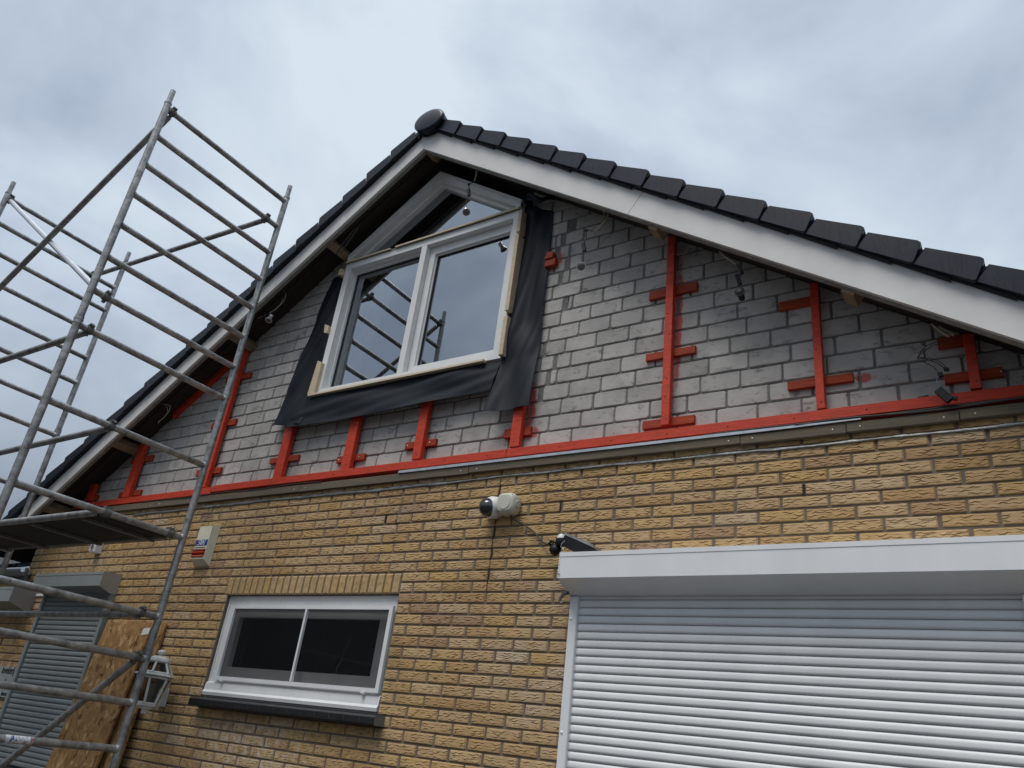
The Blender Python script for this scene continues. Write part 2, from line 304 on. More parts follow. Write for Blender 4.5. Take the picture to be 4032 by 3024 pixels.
def osb_mat():
    m = bpy.data.materials.new('oriented_strand_board'); m.use_nodes = True
    n = m.node_tree; lk = n.links.new; b = n.nodes['Principled BSDF']; b.inputs['Roughness'].default_value = 0.75
    geo = n.nodes.new('ShaderNodeNewGeometry')
    t0 = n.nodes.new('ShaderNodeTexNoise'); t0.inputs['Scale'].default_value = 9; lk(geo.outputs['Position'], t0.inputs['Vector'])
    va = n.nodes.new('ShaderNodeVectorMath'); va.operation = 'MULTIPLY_ADD'; va.inputs[1].default_value = (0.12, 0.12, 0.12)
    lk(t0.outputs['Color'], va.inputs[0]); lk(geo.outputs['Position'], va.inputs[2])
    mp_ = n.nodes.new('ShaderNodeMapping'); mp_.inputs['Rotation'].default_value = (0, R(20), 0); mp_.inputs['Scale'].default_value = (46, 20, 22); lk(va.outputs[0], mp_.inputs[0])
    v = n.nodes.new('ShaderNodeTexVoronoi'); v.inputs['Scale'].default_value = 1; v.inputs['Randomness'].default_value = 1.0; lk(mp_.outputs[0], v.inputs['Vector'])
    mp2 = n.nodes.new('ShaderNodeMapping'); mp2.inputs['Rotation'].default_value = (0, R(-35), 0); mp2.inputs['Scale'].default_value = (34, 20, 18); lk(va.outputs[0], mp2.inputs[0])
    v2 = n.nodes.new('ShaderNodeTexVoronoi'); v2.inputs['Scale'].default_value = 1; lk(mp2.outputs[0], v2.inputs['Vector'])
    s1 = n.nodes.new('ShaderNodeSeparateColor'); lk(v.outputs['Color'], s1.inputs[0])
    s2 = n.nodes.new('ShaderNodeSeparateColor'); lk(v2.outputs['Color'], s2.inputs[0])
    ad = n.nodes.new('ShaderNodeMath'); ad.operation = 'MULTIPLY_ADD'; ad.inputs[1].default_value = 0.5
    lk(s1.outputs[0], ad.inputs[0])
    h = n.nodes.new('ShaderNodeMath'); h.operation = 'MULTIPLY'; h.inputs[1].default_value = 0.5; lk(s2.outputs[0], h.inputs[0]); lk(h.outputs[0], ad.inputs[2])
    r = n.nodes.new('ShaderNodeValToRGB'); cr = r.color_ramp
    cr.elements[0].position = 0.08; cr.elements[0].color = (0.11, 0.05, 0.015, 1)
    cr.elements[1].position = 0.95; cr.elements[1].color = (0.52, 0.35, 0.17, 1)
    e = cr.elements.new(0.3); e.color = (0.26, 0.135, 0.045, 1)
    e = cr.elements.new(0.7); e.color = (0.34, 0.19, 0.07, 1)
    lk(ad.outputs[0], r.inputs[0]); lk(r.outputs[0], b.inputs['Base Color'])
    bp = n.nodes.new('ShaderNodeBump'); bp.inputs['Strength'].default_value = 0.4; bp.inputs['Distance'].default_value = 0.003
    lk(ad.outputs[0], bp.inputs['Height']); lk(bp.outputs[0], b.inputs['Normal'])
    return m
M['osb'] = osb_mat()
def lace_mat():
    m = bpy.data.materials.new('sheer_white_curtain'); m.use_nodes = True
    n = m.node_tree; n.nodes.clear()
    o = n.nodes.new('ShaderNodeOutputMaterial'); mxs = n.nodes.new('ShaderNodeMixShader'); tr = n.nodes.new('ShaderNodeBsdfTransparent'); d = n.nodes.new('ShaderNodeBsdfDiffuse')
    d.inputs[0].default_value = (0.75, 0.78, 0.8, 1); mxs.inputs[0].default_value = 0.8
    n.links.new(tr.outputs[0], mxs.inputs[1]); n.links.new(d.outputs[0], mxs.inputs[2]); n.links.new(mxs.outputs[0], o.inputs[0])
    return m
M['lace'] = lace_mat()
def mesh_screen_mat():
    m = bpy.data.materials.new('black_insect_mesh'); m.use_nodes = True
    n = m.node_tree; n.nodes.clear()
    o = n.nodes.new('ShaderNodeOutputMaterial'); mxs = n.nodes.new('ShaderNodeMixShader'); tr = n.nodes.new('ShaderNodeBsdfTransparent'); d = n.nodes.new('ShaderNodeBsdfDiffuse')
    d.inputs[0].default_value = (0.015, 0.016, 0.017, 1); mxs.inputs[0].default_value = 0.62
    n.links.new(tr.outputs[0], mxs.inputs[1]); n.links.new(d.outputs[0], mxs.inputs[2]); n.links.new(mxs.outputs[0], o.inputs[0])
    return m
M['screen'] = mesh_screen_mat()

# ------------------------------------------------------------------ helpers
ORG = {}
def tag(o, label=None, cat=None, group=None, kind=None):
    if label: o['label'] = label
    if cat: o['category'] = cat
    if group: o['group'] = group
    if kind: o['kind'] = kind
    return o
def empty(name, loc, label=None, cat=None, group=None):
    o = bpy.data.objects.new(name, None); col.objects.link(o); o.location = loc; o.empty_display_size = 0.1
    ORG[o] = Vector(loc)
    return tag(o, label, cat, group)

class MB:
    """collects shapes in world coordinates, builds one mesh object"""
    def __init__(s): s.v = []; s.f = []; s.sm = []; s.mi = []; s.tone = None; s.groove = None; s.cur = 0
    def add(s, vs, fs, smooth=False):
        b = len(s.v); s.v += [tuple(p) for p in vs]
        for f in fs: s.f.append(tuple(i+b for i in f)); s.sm.append(smooth); s.mi.append(s.cur)
        return s
    def box(s, x0, x1, y0, y1, z0, z1):
        vs = [(x, y, z) for x in (x0, x1) for y in (y0, y1) for z in (z0, z1)]
        return s.add(vs, [(0, 1, 3, 2), (4, 6, 7, 5), (0, 4, 5, 1), (2, 3, 7, 6), (0, 2, 6, 4), (1, 5, 7, 3)])
    def bbox(s, x0, x1, y0, y1, z0, z1, c=0.003):
        """box with chamfered front (y0) edges"""
        vs = [(x0+c, y0, z0+c), (x1-c, y0, z0+c), (x1-c, y0, z1-c), (x0+c, y0, z1-c),
              (x0, y0+c, z0), (x1, y0+c, z0), (x1, y0+c, z1), (x0, y0+c, z1),
              (x0, y1, z0), (x1, y1, z0), (x1, y1, z1), (x0, y1, z1)]
        fs = [(0, 1, 2, 3)] + [(i, i+4, (i+1) % 4+4, (i+1) % 4) for i in range(4)] + [(i+4, i+8, (i+1) % 4+8, (i+1) % 4+4) for i in range(4)] + [(11, 10, 9, 8)]
        return s.add(vs, fs)
    def obox(s, c, ax, ay, az, hx, hy, hz):
        """oriented box: centre, three unit axes, half sizes"""
        c = Vector(c); ax, ay, az = (Vector(a).normalized() for a in (ax, ay, az))
        vs = [c+ax*(hx*i)+ay*(hy*j)+az*(hz*k) for i in (-1, 1) for j in (-1, 1) for k in (-1, 1)]
        return s.add(vs, [(0, 1, 3, 2), (4, 6, 7, 5), (0, 4, 5, 1), (2, 3, 7, 6), (0, 2, 6, 4), (1, 5, 7, 3)])
    def prism(s, pts, y0, y1):
        """polygon in (x,z) extruded from y0 to y1"""
        n = len(pts)
        vs = [(x, y0, z) for x, z in pts] + [(x, y1, z) for x, z in pts]
        fs = [tuple(range(n)), tuple(range(2*n-1, n-1, -1))] + [(i, i+n, (i+1) % n+n, (i+1) % n) for i in range(n)]
        return s.add(vs, fs)
    def prismx(s, pts, x0, x1):
        """polygon in (y,z) extruded along x"""
        n = len(pts)
        vs = [(x0, y, z) for y, z in pts] + [(x1, y, z) for y, z in pts]
        fs = [tuple(range(n)), tuple(range(2*n-1, n-1, -1))] + [(i, i+n, (i+1) % n+n, (i+1) % n) for i in range(n)]
        return s.add(vs, fs)
    def ring(s, outer, inner, y0, y1):
        """frame between two polygons (x,z), same point count"""
        n = len(outer)
        vs = [(x, y0, z) for x, z in outer]+[(x, y0, z) for x, z in inner]+[(x, y1, z) for x, z in outer]+[(x, y1, z) for x, z in inner]
        fs = []
        for i in range(n):
            j = (i+1) % n
            fs += [(i, j, n+j, n+i), (2*n+i, 3*n+i, 3*n+j, 2*n+j), (i, 2*n+i, 2*n+j, j), (n+i, n+j, 3*n+j, 3*n+i)]
        return s.add(vs, fs)
    def tube(s, a, b, r, n=14, r2=None, caps=True):
        a = Vector(a); b = Vector(b); d = (b-a).normalized(); r2 = r if r2 is None else r2
        u = d.orthogonal().normalized(); w = d.cross(u)
        vs = []
        for p, rr in ((a, r), (b, r2)):
            vs += [p+(u*math.cos(2*math.pi*i/n)+w*math.sin(2*math.pi*i/n))*rr for i in range(n)]
        s.add(vs, [(i, (i+1) % n, (i+1) % n+n, i+n) for i in range(n)], True)
        if caps: s.add(vs, [tuple(range(n-1, -1, -1)), tuple(range(n, 2*n))])
        return s
    def path(s, pts, r, n=7):
        pts = [Vector(p) for p in pts]; rings = []
        u = None
        for i, p in enumerate(pts):
            d = (pts[min(i+1, len(pts)-1)]-pts[max(i-1, 0)]).normalized()
            if u is None: u = d.orthogonal().normalized()
            u = (u-d*u.dot(d)).normalized(); w = d.cross(u)
            rings.append([p+(u*math.cos(2*math.pi*k/n)+w*math.sin(2*math.pi*k/n))*r for k in range(n)])
        vs = [q for rg in rings for q in rg]
        fs = [(i*n+k, i*n+(k+1) % n, (i+1)*n+(k+1) % n, (i+1)*n+k) for i in range(len(pts)-1) for k in range(n)]
        s.add(vs, fs, True)
        return s.add(vs, [tuple(range(n-1, -1, -1)), tuple(range((len(pts)-1)*n, len(pts)*n))])
    def lathe(s, base, axis, prof, n=24, smooth=True, side=None, sx=1, sy=1):
        """profile [(radius, height)] turned about axis"""
        base = Vector(base); d = Vector(axis).normalized()
        u = (Vector(side)-d*Vector(side).dot(d)).normalized() if side else d.orthogonal().normalized()
        w = d.cross(u)
        vs = []
        for rr, h in prof: vs += [base+d*h+u*(math.cos(2*math.pi*i/n)*rr*sx)+w*(math.sin(2*math.pi*i/n)*rr*sy) for i in range(n)]
        fs = [(k*n+i, k*n+(i+1) % n, (k+1)*n+(i+1) % n, (k+1)*n+i) for k in range(len(prof)-1) for i in range(n)]
        s.add(vs, fs, smooth)
        return s.add(vs, [tuple(range(n-1, -1, -1)), tuple(range((len(prof)-1)*n, len(prof)*n))])
    def grid(s, P, thick=None):
        """P[i][j] points -> smooth sheet, optional thickness along +y"""
        a = len(P); b = len(P[0])
        vs = [Vector(p) for r_ in P for p in r_]
        s.add(vs, [(i*b+j, i*b+j+1, (i+1)*b+j+1, (i+1)*b+j) for i in range(a-1) for j in range(b-1)], True)
        if thick:
            v2 = [p+Vector((0, thick, 0)) for p in vs]
            s.add(v2, [(i*b+j, (i+1)*b+j, (i+1)*b+j+1, i*b+j+1) for i in range(a-1) for j in range(b-1)], True)
            per = [(0, j) for j in range(b)]+[(i, b-1) for i in range(1, a)]+[(a-1, j) for j in range(b-2, -1, -1)]+[(i, 0) for i in range(a-2, 0, -1)]
            idx = [i*b+j for i, j in per]; m_ = len(idx)
            s.add([vs[i] for i in idx]+[v2[i] for i in idx], [(k, (k+1) % m_, (k+1) % m_+m_, k+m_) for k in range(m_)])
        return s
    def build(s, name, material, parent=None, label=None, cat=None, group=None, kind=None):
        me = bpy.data.meshes.new(name)
        if parent is not None: o0 = ORG[parent]
        else:
            xs = [p[0] for p in s.v]; ys = [p[1] for p in s.v]; zs = [p[2] for p in s.v]
            o0 = Vector(((min(xs)+max(xs))/2, (min(ys)+max(ys))/2, min(zs)))
        me.from_pydata([(p[0]-o0.x, p[1]-o0.y, p[2]-o0.z) for p in s.v], [], s.f)
        me.polygons.foreach_set('use_smooth', s.sm)
        mats = material if isinstance(material, list) else [material]
        for m_ in mats: me.materials.append(m_)
        if len(mats) > 1: me.polygons.foreach_set('material_index', s.mi)
        if s.tone is not None:
            a = me.attributes.new('tone', 'FLOAT', 'POINT'); a.data.foreach_set('value', s.tone)
        if s.groove is not None:
            a = me.attributes.new('groove', 'FLOAT', 'POINT'); a.data.foreach_set('value', s.groove)
        me.update()
        o = bpy.data.objects.new(name, me); col.objects.link(o)
        if parent is not None: o.parent = parent
        else: o.location = o0
        ORG[o] = o0
        return tag(o, label, cat, group, kind)

# ------------------------------------------------------------------ roof geometry numbers
XA, ZA, SL = -3.6, 5.86, 0.68            # apex of the barge boards' lower edge, slope
def low(x): return ZA-SL*abs(x-XA)       # lower edge of barge board
def deck(x): return low(x)+0.10          # underside of the roof boarding
XL, XR = -8.28, 1.08                     # eaves
CL, CR = -7.86, 0.66                     # wall corners

# ------------------------------------------------------------------ setting
g = MB(); g.add([(-400, -400, 0), (400, -400, 0), (400, 400, 0), (-400, 400, 0)], [(0, 1, 2, 3)])
g.build('ground', M['paving'], kind='structure')

house = empty('gabled_house', (-3.6, 1.0, 0), 'yellow brick house whose gable is stripped to grey blocks under a dark tiled roof', 'house')

# brick face wall --------------------------------------------------
PX, PZ, X0, ZC = 0.2175, 0.0622, -2.616, 2.496
WX0, WX1, WZ0, WZ1 = -4.872, -3.262, 1.745, 2.428      # window opening
BH, BL = 0.0515, 0.2080
def groovy_brick(mb, x0, x1, z0, z1, rnd, vertical=False, tone=None, y=0.0):
    """one rustic brick: front split by wavy ledges running along it"""
    L_ = (x1-x0) if not vertical else (z1-z0)
    H_ = (z1-z0) if not vertical else (x1-x0)
    nc = max(3, int(round(L_/0.0085)))
    nl = 3 if H_ > 0.04 else 2
    if not vertical: nl = rnd.choice((3, 3, 4))
    ph = [rnd.uniform(0, 6.28) for _ in range(nl*4)]
    rows = [[0.0, [0.0]*(nc+1)]]
    cols_u = [i/nc for i in range(nc+1)]
    V = []; G = []
    def wave(k, u):
        a = u*L_
        return (0.0020*math.sin(a*58+ph[k*4])+0.0027*math.sin(a*(150+12*math.sin(ph[k*4+2]))+ph[k*4+1])+0.0011*math.sin(a*310+ph[k*4+2]))
    def amp(k, u):
        a = u*L_
        v_ = math.sin(a*47+ph[k*4+3])*0.6+math.sin(a*103+ph[k*4+1]*2+k)*0.55+0.42
        return max(0.0, min(1.0, v_))
    bound = []
    for k in range(nl):
        base = H_*(k+1)/(nl+1)+rnd.uniform(-0.0018, 0.0018)
        bound.append([base+wave(k, u) for u in cols_u])
    jit = [rnd.uniform(-0.0012, 0.0012) for _ in range(2*(nc+1))]
    D_ = 0.0030
    lines = []                     # (h, depth, groove) per row
    e = 0.003
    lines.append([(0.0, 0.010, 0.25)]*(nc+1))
    lines.append([(e+jit[i]*0.6, 0.0015, 0.0) for i in range(nc+1)])
    for k in range(nl):
        prev = lines[-1]
        lo = []; hi = []
        for i, u in enumerate(cols_u):
            a = amp(k, u)
            h = max(bound[k][i], prev[i][0]+0.0035)
            h = min(h, H_-0.0045*(nl-k)-0.004)
            # below the ledge: recessed pocket, above it: proud lip
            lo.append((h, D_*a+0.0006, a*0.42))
            hi.append((h+0.0012, -0.0010*a, 0.0))
        # a fade row some way under the ledge keeps the pocket short
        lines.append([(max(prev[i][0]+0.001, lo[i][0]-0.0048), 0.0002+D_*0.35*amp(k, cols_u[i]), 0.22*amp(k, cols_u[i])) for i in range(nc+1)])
        lines.append(lo); lines.append(hi)
    lines.append([(H_-e+jit[nc+1+i]*0.6, 0.0012, 0.0) for i in range(nc+1)])
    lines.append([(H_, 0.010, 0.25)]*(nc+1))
    # keep rows monotonic
    for r_ in range(1, len(lines)):
        lines[r_] = [(max(p[0], q[0]+0.0004), p[1], p[2]) for p, q in zip(lines[r_], lines[r_-1])]
    b0 = len(mb.v)
    R_ = len(lines)
    for r_ in range(R_):
        for i, u in enumerate(cols_u):
            h, d, gr = lines[r_][i]
            h = min(h, H_)
            if i in (0, nc): d = 0.010
            if vertical: mb.v.append((x0+h, y+d, z0+u*L_))
            else: mb.v.append((x0+u*L_, y+d, z0+h))
            mb.groove.append(gr); mb.tone.append(tone)
    for r_ in range(R_-1):
        for i in range(nc):
            a = b0+r_*(nc+1)+i
            f = (a, a+1, a+nc+2, a+nc+1)
            if vertical: f = f[::-1]
            mb.f.append(f); mb.sm.append(False); mb.mi.append(0)

rb = random.Random(11)
brick = MB(); brick.tone = []; brick.groove = []
def brick_row(k, xa, xb, mb, holes=()):
    z0 = ZC+PZ*k+0.0046; z1 = z0+BH+0.0018
    off = X0+(0 if k % 2 == 0 else PX/2)
    n0 = int((xa-off)/PX)-2; n1 = int((xb-off)/PX)+2
    for n_ in range(n0, n1):
        j = rb.uniform(-0.002, 0.002)
        a = off+n_*PX+0.0036+j; b = off+(n_+1)*PX-0.0036+rb.uniform(-0.003, 0.003)
        a = max(a, xa); b = min(b, xb)
        segs = [(a, b)]
        for (hx0, hx1, hz0, hz1) in holes:
            if z1 > hz0+0.02 and z0 < hz1-0.02:
                ns = []
                for (p, q) in segs:
                    if q <= hx0 or p >= hx1: ns.append((p, q)); continue
                    if p < hx0: ns.append((p, hx0))
                    if q > hx1: ns.append((hx1, q))
                segs = ns
        for p, q in segs:
            if q-p < 0.02: continue
            t_ = rb.random()
            dz = rb.uniform(-0.0012, 0.0012)
            groovy_brick(mb, p, q, z0+dz, z1+dz+rb.uniform(-0.001, 0.001), rb, tone=t_, y=rb.uniform(-0.0015, 0.0015))
KTOP = 10
holes = [(WX0, WX1, WZ0, WZ1), (-4.905, -3.262, WZ1-0.01, 2.556), (-7.26, -6.30, -1, 2.45), (-2.02, -0.08, -1, 2.42)]
for k in range(-30, KTOP+1): brick_row(k-0, CL, CR, brick, holes)
# soldier course over the window
xx = -4.895
while xx < -3.30:
    groovy_brick(brick, xx, xx+0.0545, WZ1, 2.552, rb, vertical=True, tone=rb.uniform(0.3, 1), y=-0.002)
    xx += 0.0655
# reveal sides: return bricks
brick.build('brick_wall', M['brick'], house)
# mortar bed with the openings cut out
mo = MB()
y0m = 0.0075
def wall_with_holes(mb, x0, x1, z0, z1, hs, y0, y1):
    xs = sorted({x0, x1, *[v for h in hs for v in (max(h[0], x0), min(h[1], x1))]})
    zs = sorted({z0, z1, *[v for h in hs for v in (max(h[2], z0), min(h[3], z1))]})
    for i in range(len(xs)-1):
        for j in range(len(zs)-1):
            cx, cz = (xs[i]+xs[i+1])/2, (zs[j]+zs[j+1])/2
            if any(h[0] < cx < h[1] and h[2] < cz < h[3] for h in hs): continue
            mb.box(xs[i], xs[i+1], y0, y1, zs[j], zs[j+1])
wall_with_holes(mo, CL+0.01, CR, 0.02, 3.172, [(WX0, WX1, WZ0, WZ1)], y0m, 0.10)
mo.build('mortar_bed', M['mortar'], house)

# inner leaf of grey blocks ----------------------------------------
YB = 0.06
rows = [(3.2939, -1.759), (3.3997, -1.703), (3.5055, -1.849), (3.6112, -1.804), (3.7169, -1.902), (3.8226, -1.811), (3.9283, -1.862), (4.034, -1.773),
        (4.1397, -1.917), (4.2454, -1.837), (4.3511, -1.781), (4.4568, -1.88), (4.5625, -1.79), (4.6682, -1.90), (4.7739, -1.80), (4.8796, -1.87), (4.9853, -1.77),
        (5.091, -1.86), (5.1967, -1.79), (5.3024, -1.88), (5.4081, -1.8), (5.5138, -1.9), (5.6195, -1.8)]
rows = [(3.1882, -1.81)]+rows
blk = MB(); blk.tone = []
rk = random.Random(5)
def block(mb, pts, y):
    """one block: polygon (x,z) with slightly rounded front edges"""
    n = len(pts); cx = sum(p[0] for p in pts)/n; cz = sum(p[1] for p in pts)/n
    t_ = rk.random(); b0 = len(mb.v)
    inn = [(cx+(x-cx)*(1-0.004/max(abs(x-cx), .01)), cz+(z-cz)*(1-0.004/max(abs(z-cz), .01))) for x, z in pts]
    vs = [(x, y, z) for x, z in inn]+[(x, y+0.006, z) for x, z in pts]+[(x, y+0.05, z) for x, z in pts]
    fs = [tuple(range(n))]+[(i, i+n, (i+1) % n+n, (i+1) % n) for i in range(n)]+[(i+n, i+2*n, (i+1) % n+2*n, (i+1) % n+n) for i in range(n)]
    mb.add(vs, fs); mb.tone += [t_]*len(vs)
WIN = (-4.52, -2.70, 3.90)
def clip_roof(pts):
    """cut the polygon off along the roof slope"""
    for s_ in (1, -1):
        f = lambda p: p[1]-(ZA+0.095-SL*s_*(p[0]-XA))
        o_ = []
        for i_ in range(len(pts)):
            a_, b_ = pts[i_], pts[(i_+1) % len(pts)]
            fa, fb = f(a_), f(b_)
            if fa <= 0: o_.append(a_)
            if fa*fb < 0:
                t_ = fa/(fa-fb); o_.append((a_[0]+(b_[0]-a_[0])*t_, a_[1]+(b_[1]-a_[1])*t_))
        pts = o_
        if len(pts) < 3: return None
    if max(p[1] for p in pts)-min(p[1] for p in pts) < 0.012: return None
    return pts
for i, (zb, off) in enumerate(rows):
    z0 = zb+0.0042; z1 = zb+0.1057-0.0042
    n0 = int((CL-off)/0.2193)-1; n1 = int((CR-off)/0.2193)+2
    for n_ in range(n0, n1):
        a = off+n_*0.2193+0.0045+rk.uniform(-.002, .002); b = off+(n_+1)*0.2193-0.0045+rk.uniform(-.002, .002)
        segs = [(a, b)]
        if z1 > WIN[2]-0.02:
            ns = []
            for p, q in segs:
                if q <= WIN[0] or p >= WIN[1]: ns.append((p, q)); continue
                if p < WIN[0]: ns.append((p, WIN[0]))
                if q > WIN[1]: ns.append((WIN[1], q))
            segs = ns
        # cut pieces with wide mortar next to the window
        if 3.55 < zb < 5.0:
            ns = []
            c_ = -2.30-0.13*((i*37) % 10)/10
            for p, q in segs:
                if p < c_-0.05 < q-0.06 and q < -1.95: ns += [(p, c_-0.05), (c_-0.05+rk.uniform(0.022, 0.04), q)]
                else: ns.append((p, q))
            segs = ns
        for p, q in segs:
            p = max(p, CL); q = min(q, CR)
            if q-p < 0.03: continue
            zt = z1
            j = lambda: rk.uniform(-0.0025, 0.0025)
            c_ = [0.004+rk.random()*0.007 for _ in range(4)]
            pts = [(p+c_[0], z0+j()*0.5), ((p+q)/2, z0+j()), (q-c_[1], z0+j()*0.5), (q+j()*.4, z0+c_[1]), (q+j()*.4, zt-c_[2]), (q-c_[2], zt+j()*.5), ((p+q)/2+j()*8, zt+j()), (p+c_[3], zt+j()*.5), (p+j()*.4, zt-c_[3]), (p+j()*.4, z0+c_[0])]
            pts = clip_roof(pts)
            if pts is None: continue
            block(blk, pts, YB+rk.uniform(-0.0015, 0.0015))
blk.build('block_wall', M['block'], house)
bm = MB()
# mortar sheet in pieces around the window opening, sloped tops
def mcol(x0, x1, z0):
    bm.add([(x0, YB+0.008, z0), (x1, YB+0.008, z0), (x1, YB+0.008, deck(x1)), (x0, YB+0.008, deck(x0)), (x0, YB+0.12, z0), (x1, YB+0.12, z0), (x1, YB+0.12, deck(x1)), (x0, YB+0.12, deck(x0))],
           [(0, 1, 2, 3), (7, 6, 5, 4), (0, 4, 5, 1), (1, 5, 6, 2), (2, 6, 7, 3), (3, 7, 4, 0)])
mcol(CL, WIN[0], 3.173); mcol(WIN[1], CR, 3.173)
bm.box(WIN[0], WIN[1], YB+0.008, YB+0.12, 3.173, WIN[2])
bm.build('block_mortar_bed', M['block_mortar'], house)
# core wall behind (keeps the inside dark)
cw = MB()
cw.box(CL+0.02, WX0-0.06, 0.12, 0.2, 0.02, 3.17); cw.box(WX1+0.06, CR, 0.12, 0.2, 0.02, 3.17)
cw.box(WX0-0.06, WX1+0.06, 0.125, 0.2, 0.02, WZ0-0.06); cw.box(WX0-0.06, WX1+0.06, 0.125, 0.2, WZ1+0.06, 3.17)
cw.box(CL+0.02, CR, 1.7, 1.78, 0.02, 3.3)
cw.build('inner_wall', M['roomwall'], house)
sb = bpy.data.materials.new('side_brickwork'); sb.use_nodes = True
_n = sb.node_tree; _b = _n.nodes['Principled BSDF']; _b.inputs['Roughness'].default_value = 0.85
_g = _n.nodes.new('ShaderNodeNewGeometry'); _s = _n.nodes.new('ShaderNodeSeparateXYZ'); _c = _n.nodes.new('ShaderNodeCombineXYZ'); _t = _n.nodes.new('ShaderNodeTexBrick')
_n.links.new(_g.outputs['Position'], _s.inputs[0]); _n.links.new(_s.outputs[1], _c.inputs[0]); _n.links.new(_s.outputs[2], _c.inputs[1]); _n.links.new(_c.outputs[0], _t.inputs['Vector'])
_t.inputs['Scale'].default_value = 1; _t.inputs['Brick Width'].default_value = PX; _t.inputs['Row Height'].default_value = PZ; _t.inputs['Mortar Size'].default_value = 0.004
_t.inputs['Color1'].default_value = (0.46, 0.30, 0.14, 1); _t.inputs['Color2'].default_value = (0.49, 0.34, 0.18, 1); _t.inputs['Mortar'].default_value = (0.185, 0.145, 0.11, 1)
_n.links.new(_t.outputs[0], _b.inputs['Base Color'])
for (a_, b_) in ((CL+0.012, CL+0.11), (CR-0.1, CR-0.002)):
    sw = MB(); sw.box(a_, b_, 0.121 if a_ < 0 else 0.201, 6.0, 0.02, 3.02); sw.build('side_wall', sb, house)
ms = MB()
ms.prism([(CL+.1, 3.31), (CR-.1, 3.31), (CR-.1, deck(CR)-0.005), (XA, deck(XA)-0.01), (CL+.1, deck(CL)-0.005)], 1.5, 1.58)
ms.box(CL+.1, CR-.1, 0.21, 1.49, 3.28, 3.308)
ms.build('attic_partition', M['roomwall'], house)
# open perpends (weep slots)
for (x, z) in ((-2.19, 2.903), (-0.878, 2.894), (-3.486, 2.91), (-3.39, 2.895)):
    wp = MB(); wp.box(x-0.0045, x+0.0045, -0.0005, 0.05, z-0.028, z+0.028); wp.build('weep_slot', M['shade_and_gaps'], house)

# roof -------------------------------------------------------------
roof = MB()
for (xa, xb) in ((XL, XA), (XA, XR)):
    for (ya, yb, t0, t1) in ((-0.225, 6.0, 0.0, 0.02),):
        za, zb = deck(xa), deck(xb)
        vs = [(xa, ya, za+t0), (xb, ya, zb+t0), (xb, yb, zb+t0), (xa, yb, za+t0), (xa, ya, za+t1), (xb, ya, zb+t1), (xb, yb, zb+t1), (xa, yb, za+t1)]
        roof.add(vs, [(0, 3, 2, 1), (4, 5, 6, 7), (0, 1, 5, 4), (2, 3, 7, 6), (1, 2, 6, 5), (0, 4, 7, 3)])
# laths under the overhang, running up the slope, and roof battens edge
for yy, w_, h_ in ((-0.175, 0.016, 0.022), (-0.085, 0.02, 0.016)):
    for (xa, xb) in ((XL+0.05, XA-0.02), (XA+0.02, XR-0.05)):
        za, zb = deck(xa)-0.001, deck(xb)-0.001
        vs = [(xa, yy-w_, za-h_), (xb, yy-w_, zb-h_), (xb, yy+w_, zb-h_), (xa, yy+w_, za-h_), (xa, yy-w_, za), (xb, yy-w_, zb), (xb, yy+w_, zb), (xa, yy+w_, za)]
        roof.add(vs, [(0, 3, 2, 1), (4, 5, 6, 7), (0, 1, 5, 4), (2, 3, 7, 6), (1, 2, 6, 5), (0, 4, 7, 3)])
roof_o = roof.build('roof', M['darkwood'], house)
# barge boards
def slope_board(mb, xa, xb, lo0, lo1, y0, y1):
    """board along the slope between heights lo0..lo1 above the low() line"""
    mb.prism([(xa, low(xa)+lo0), (xb, low(xb)+lo0), (xb, low(xb)+lo1), (xa, low(xa)+lo1)], y0, y1)
def cut_board(x_start, x_end, perp_start, perp_end):
    m_ = MB(); dx = 0.235*SL/(1+SL*SL)*1.0
    s_ = 1 if x_start > XA-0.01 and x_end > XA else -1
    return m_
for (xa, xb) in ((XL, XA-0.0008), (XA+0.0008, -1.76), (-1.757, XR)):
    m_ = MB()
    d0 = 0.11 if abs(xa+1.757) < .001 else 0.0   # joint cut square to the board
    d1 = 0.11 if abs(xb+1.76) < .001 else 0.0
    m_.prism([(xa, low(xa)), (xb, low(xb)), (xb+d1, low(xb)-SL*d1+0.235), (xa+d0, low(xa)-SL*d0+0.235)], -0.25, -0.226)
    m_.build('barge_board', M['fascia'], roof_o)
et = MB()
for (xa, xb) in ((XL, XA), (XA, XR)):
    slope_board(et, xa, xb, -0.010, 0.02, -0.2255, -0.200)
et.build('soffit_trim', M['fascia_edge'], roof_o)
ul = MB()  # black strip standing in for the tile batten shadow under the aprons
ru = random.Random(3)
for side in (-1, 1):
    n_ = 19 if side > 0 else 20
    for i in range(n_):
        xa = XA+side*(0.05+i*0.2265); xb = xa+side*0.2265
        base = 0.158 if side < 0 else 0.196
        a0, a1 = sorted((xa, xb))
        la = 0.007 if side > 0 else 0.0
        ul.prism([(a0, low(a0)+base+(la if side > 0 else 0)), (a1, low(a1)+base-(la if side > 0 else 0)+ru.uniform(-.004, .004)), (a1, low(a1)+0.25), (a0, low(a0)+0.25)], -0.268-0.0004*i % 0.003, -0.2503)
ul.build('shade_strip', M['shade_and_gaps'], roof_o)
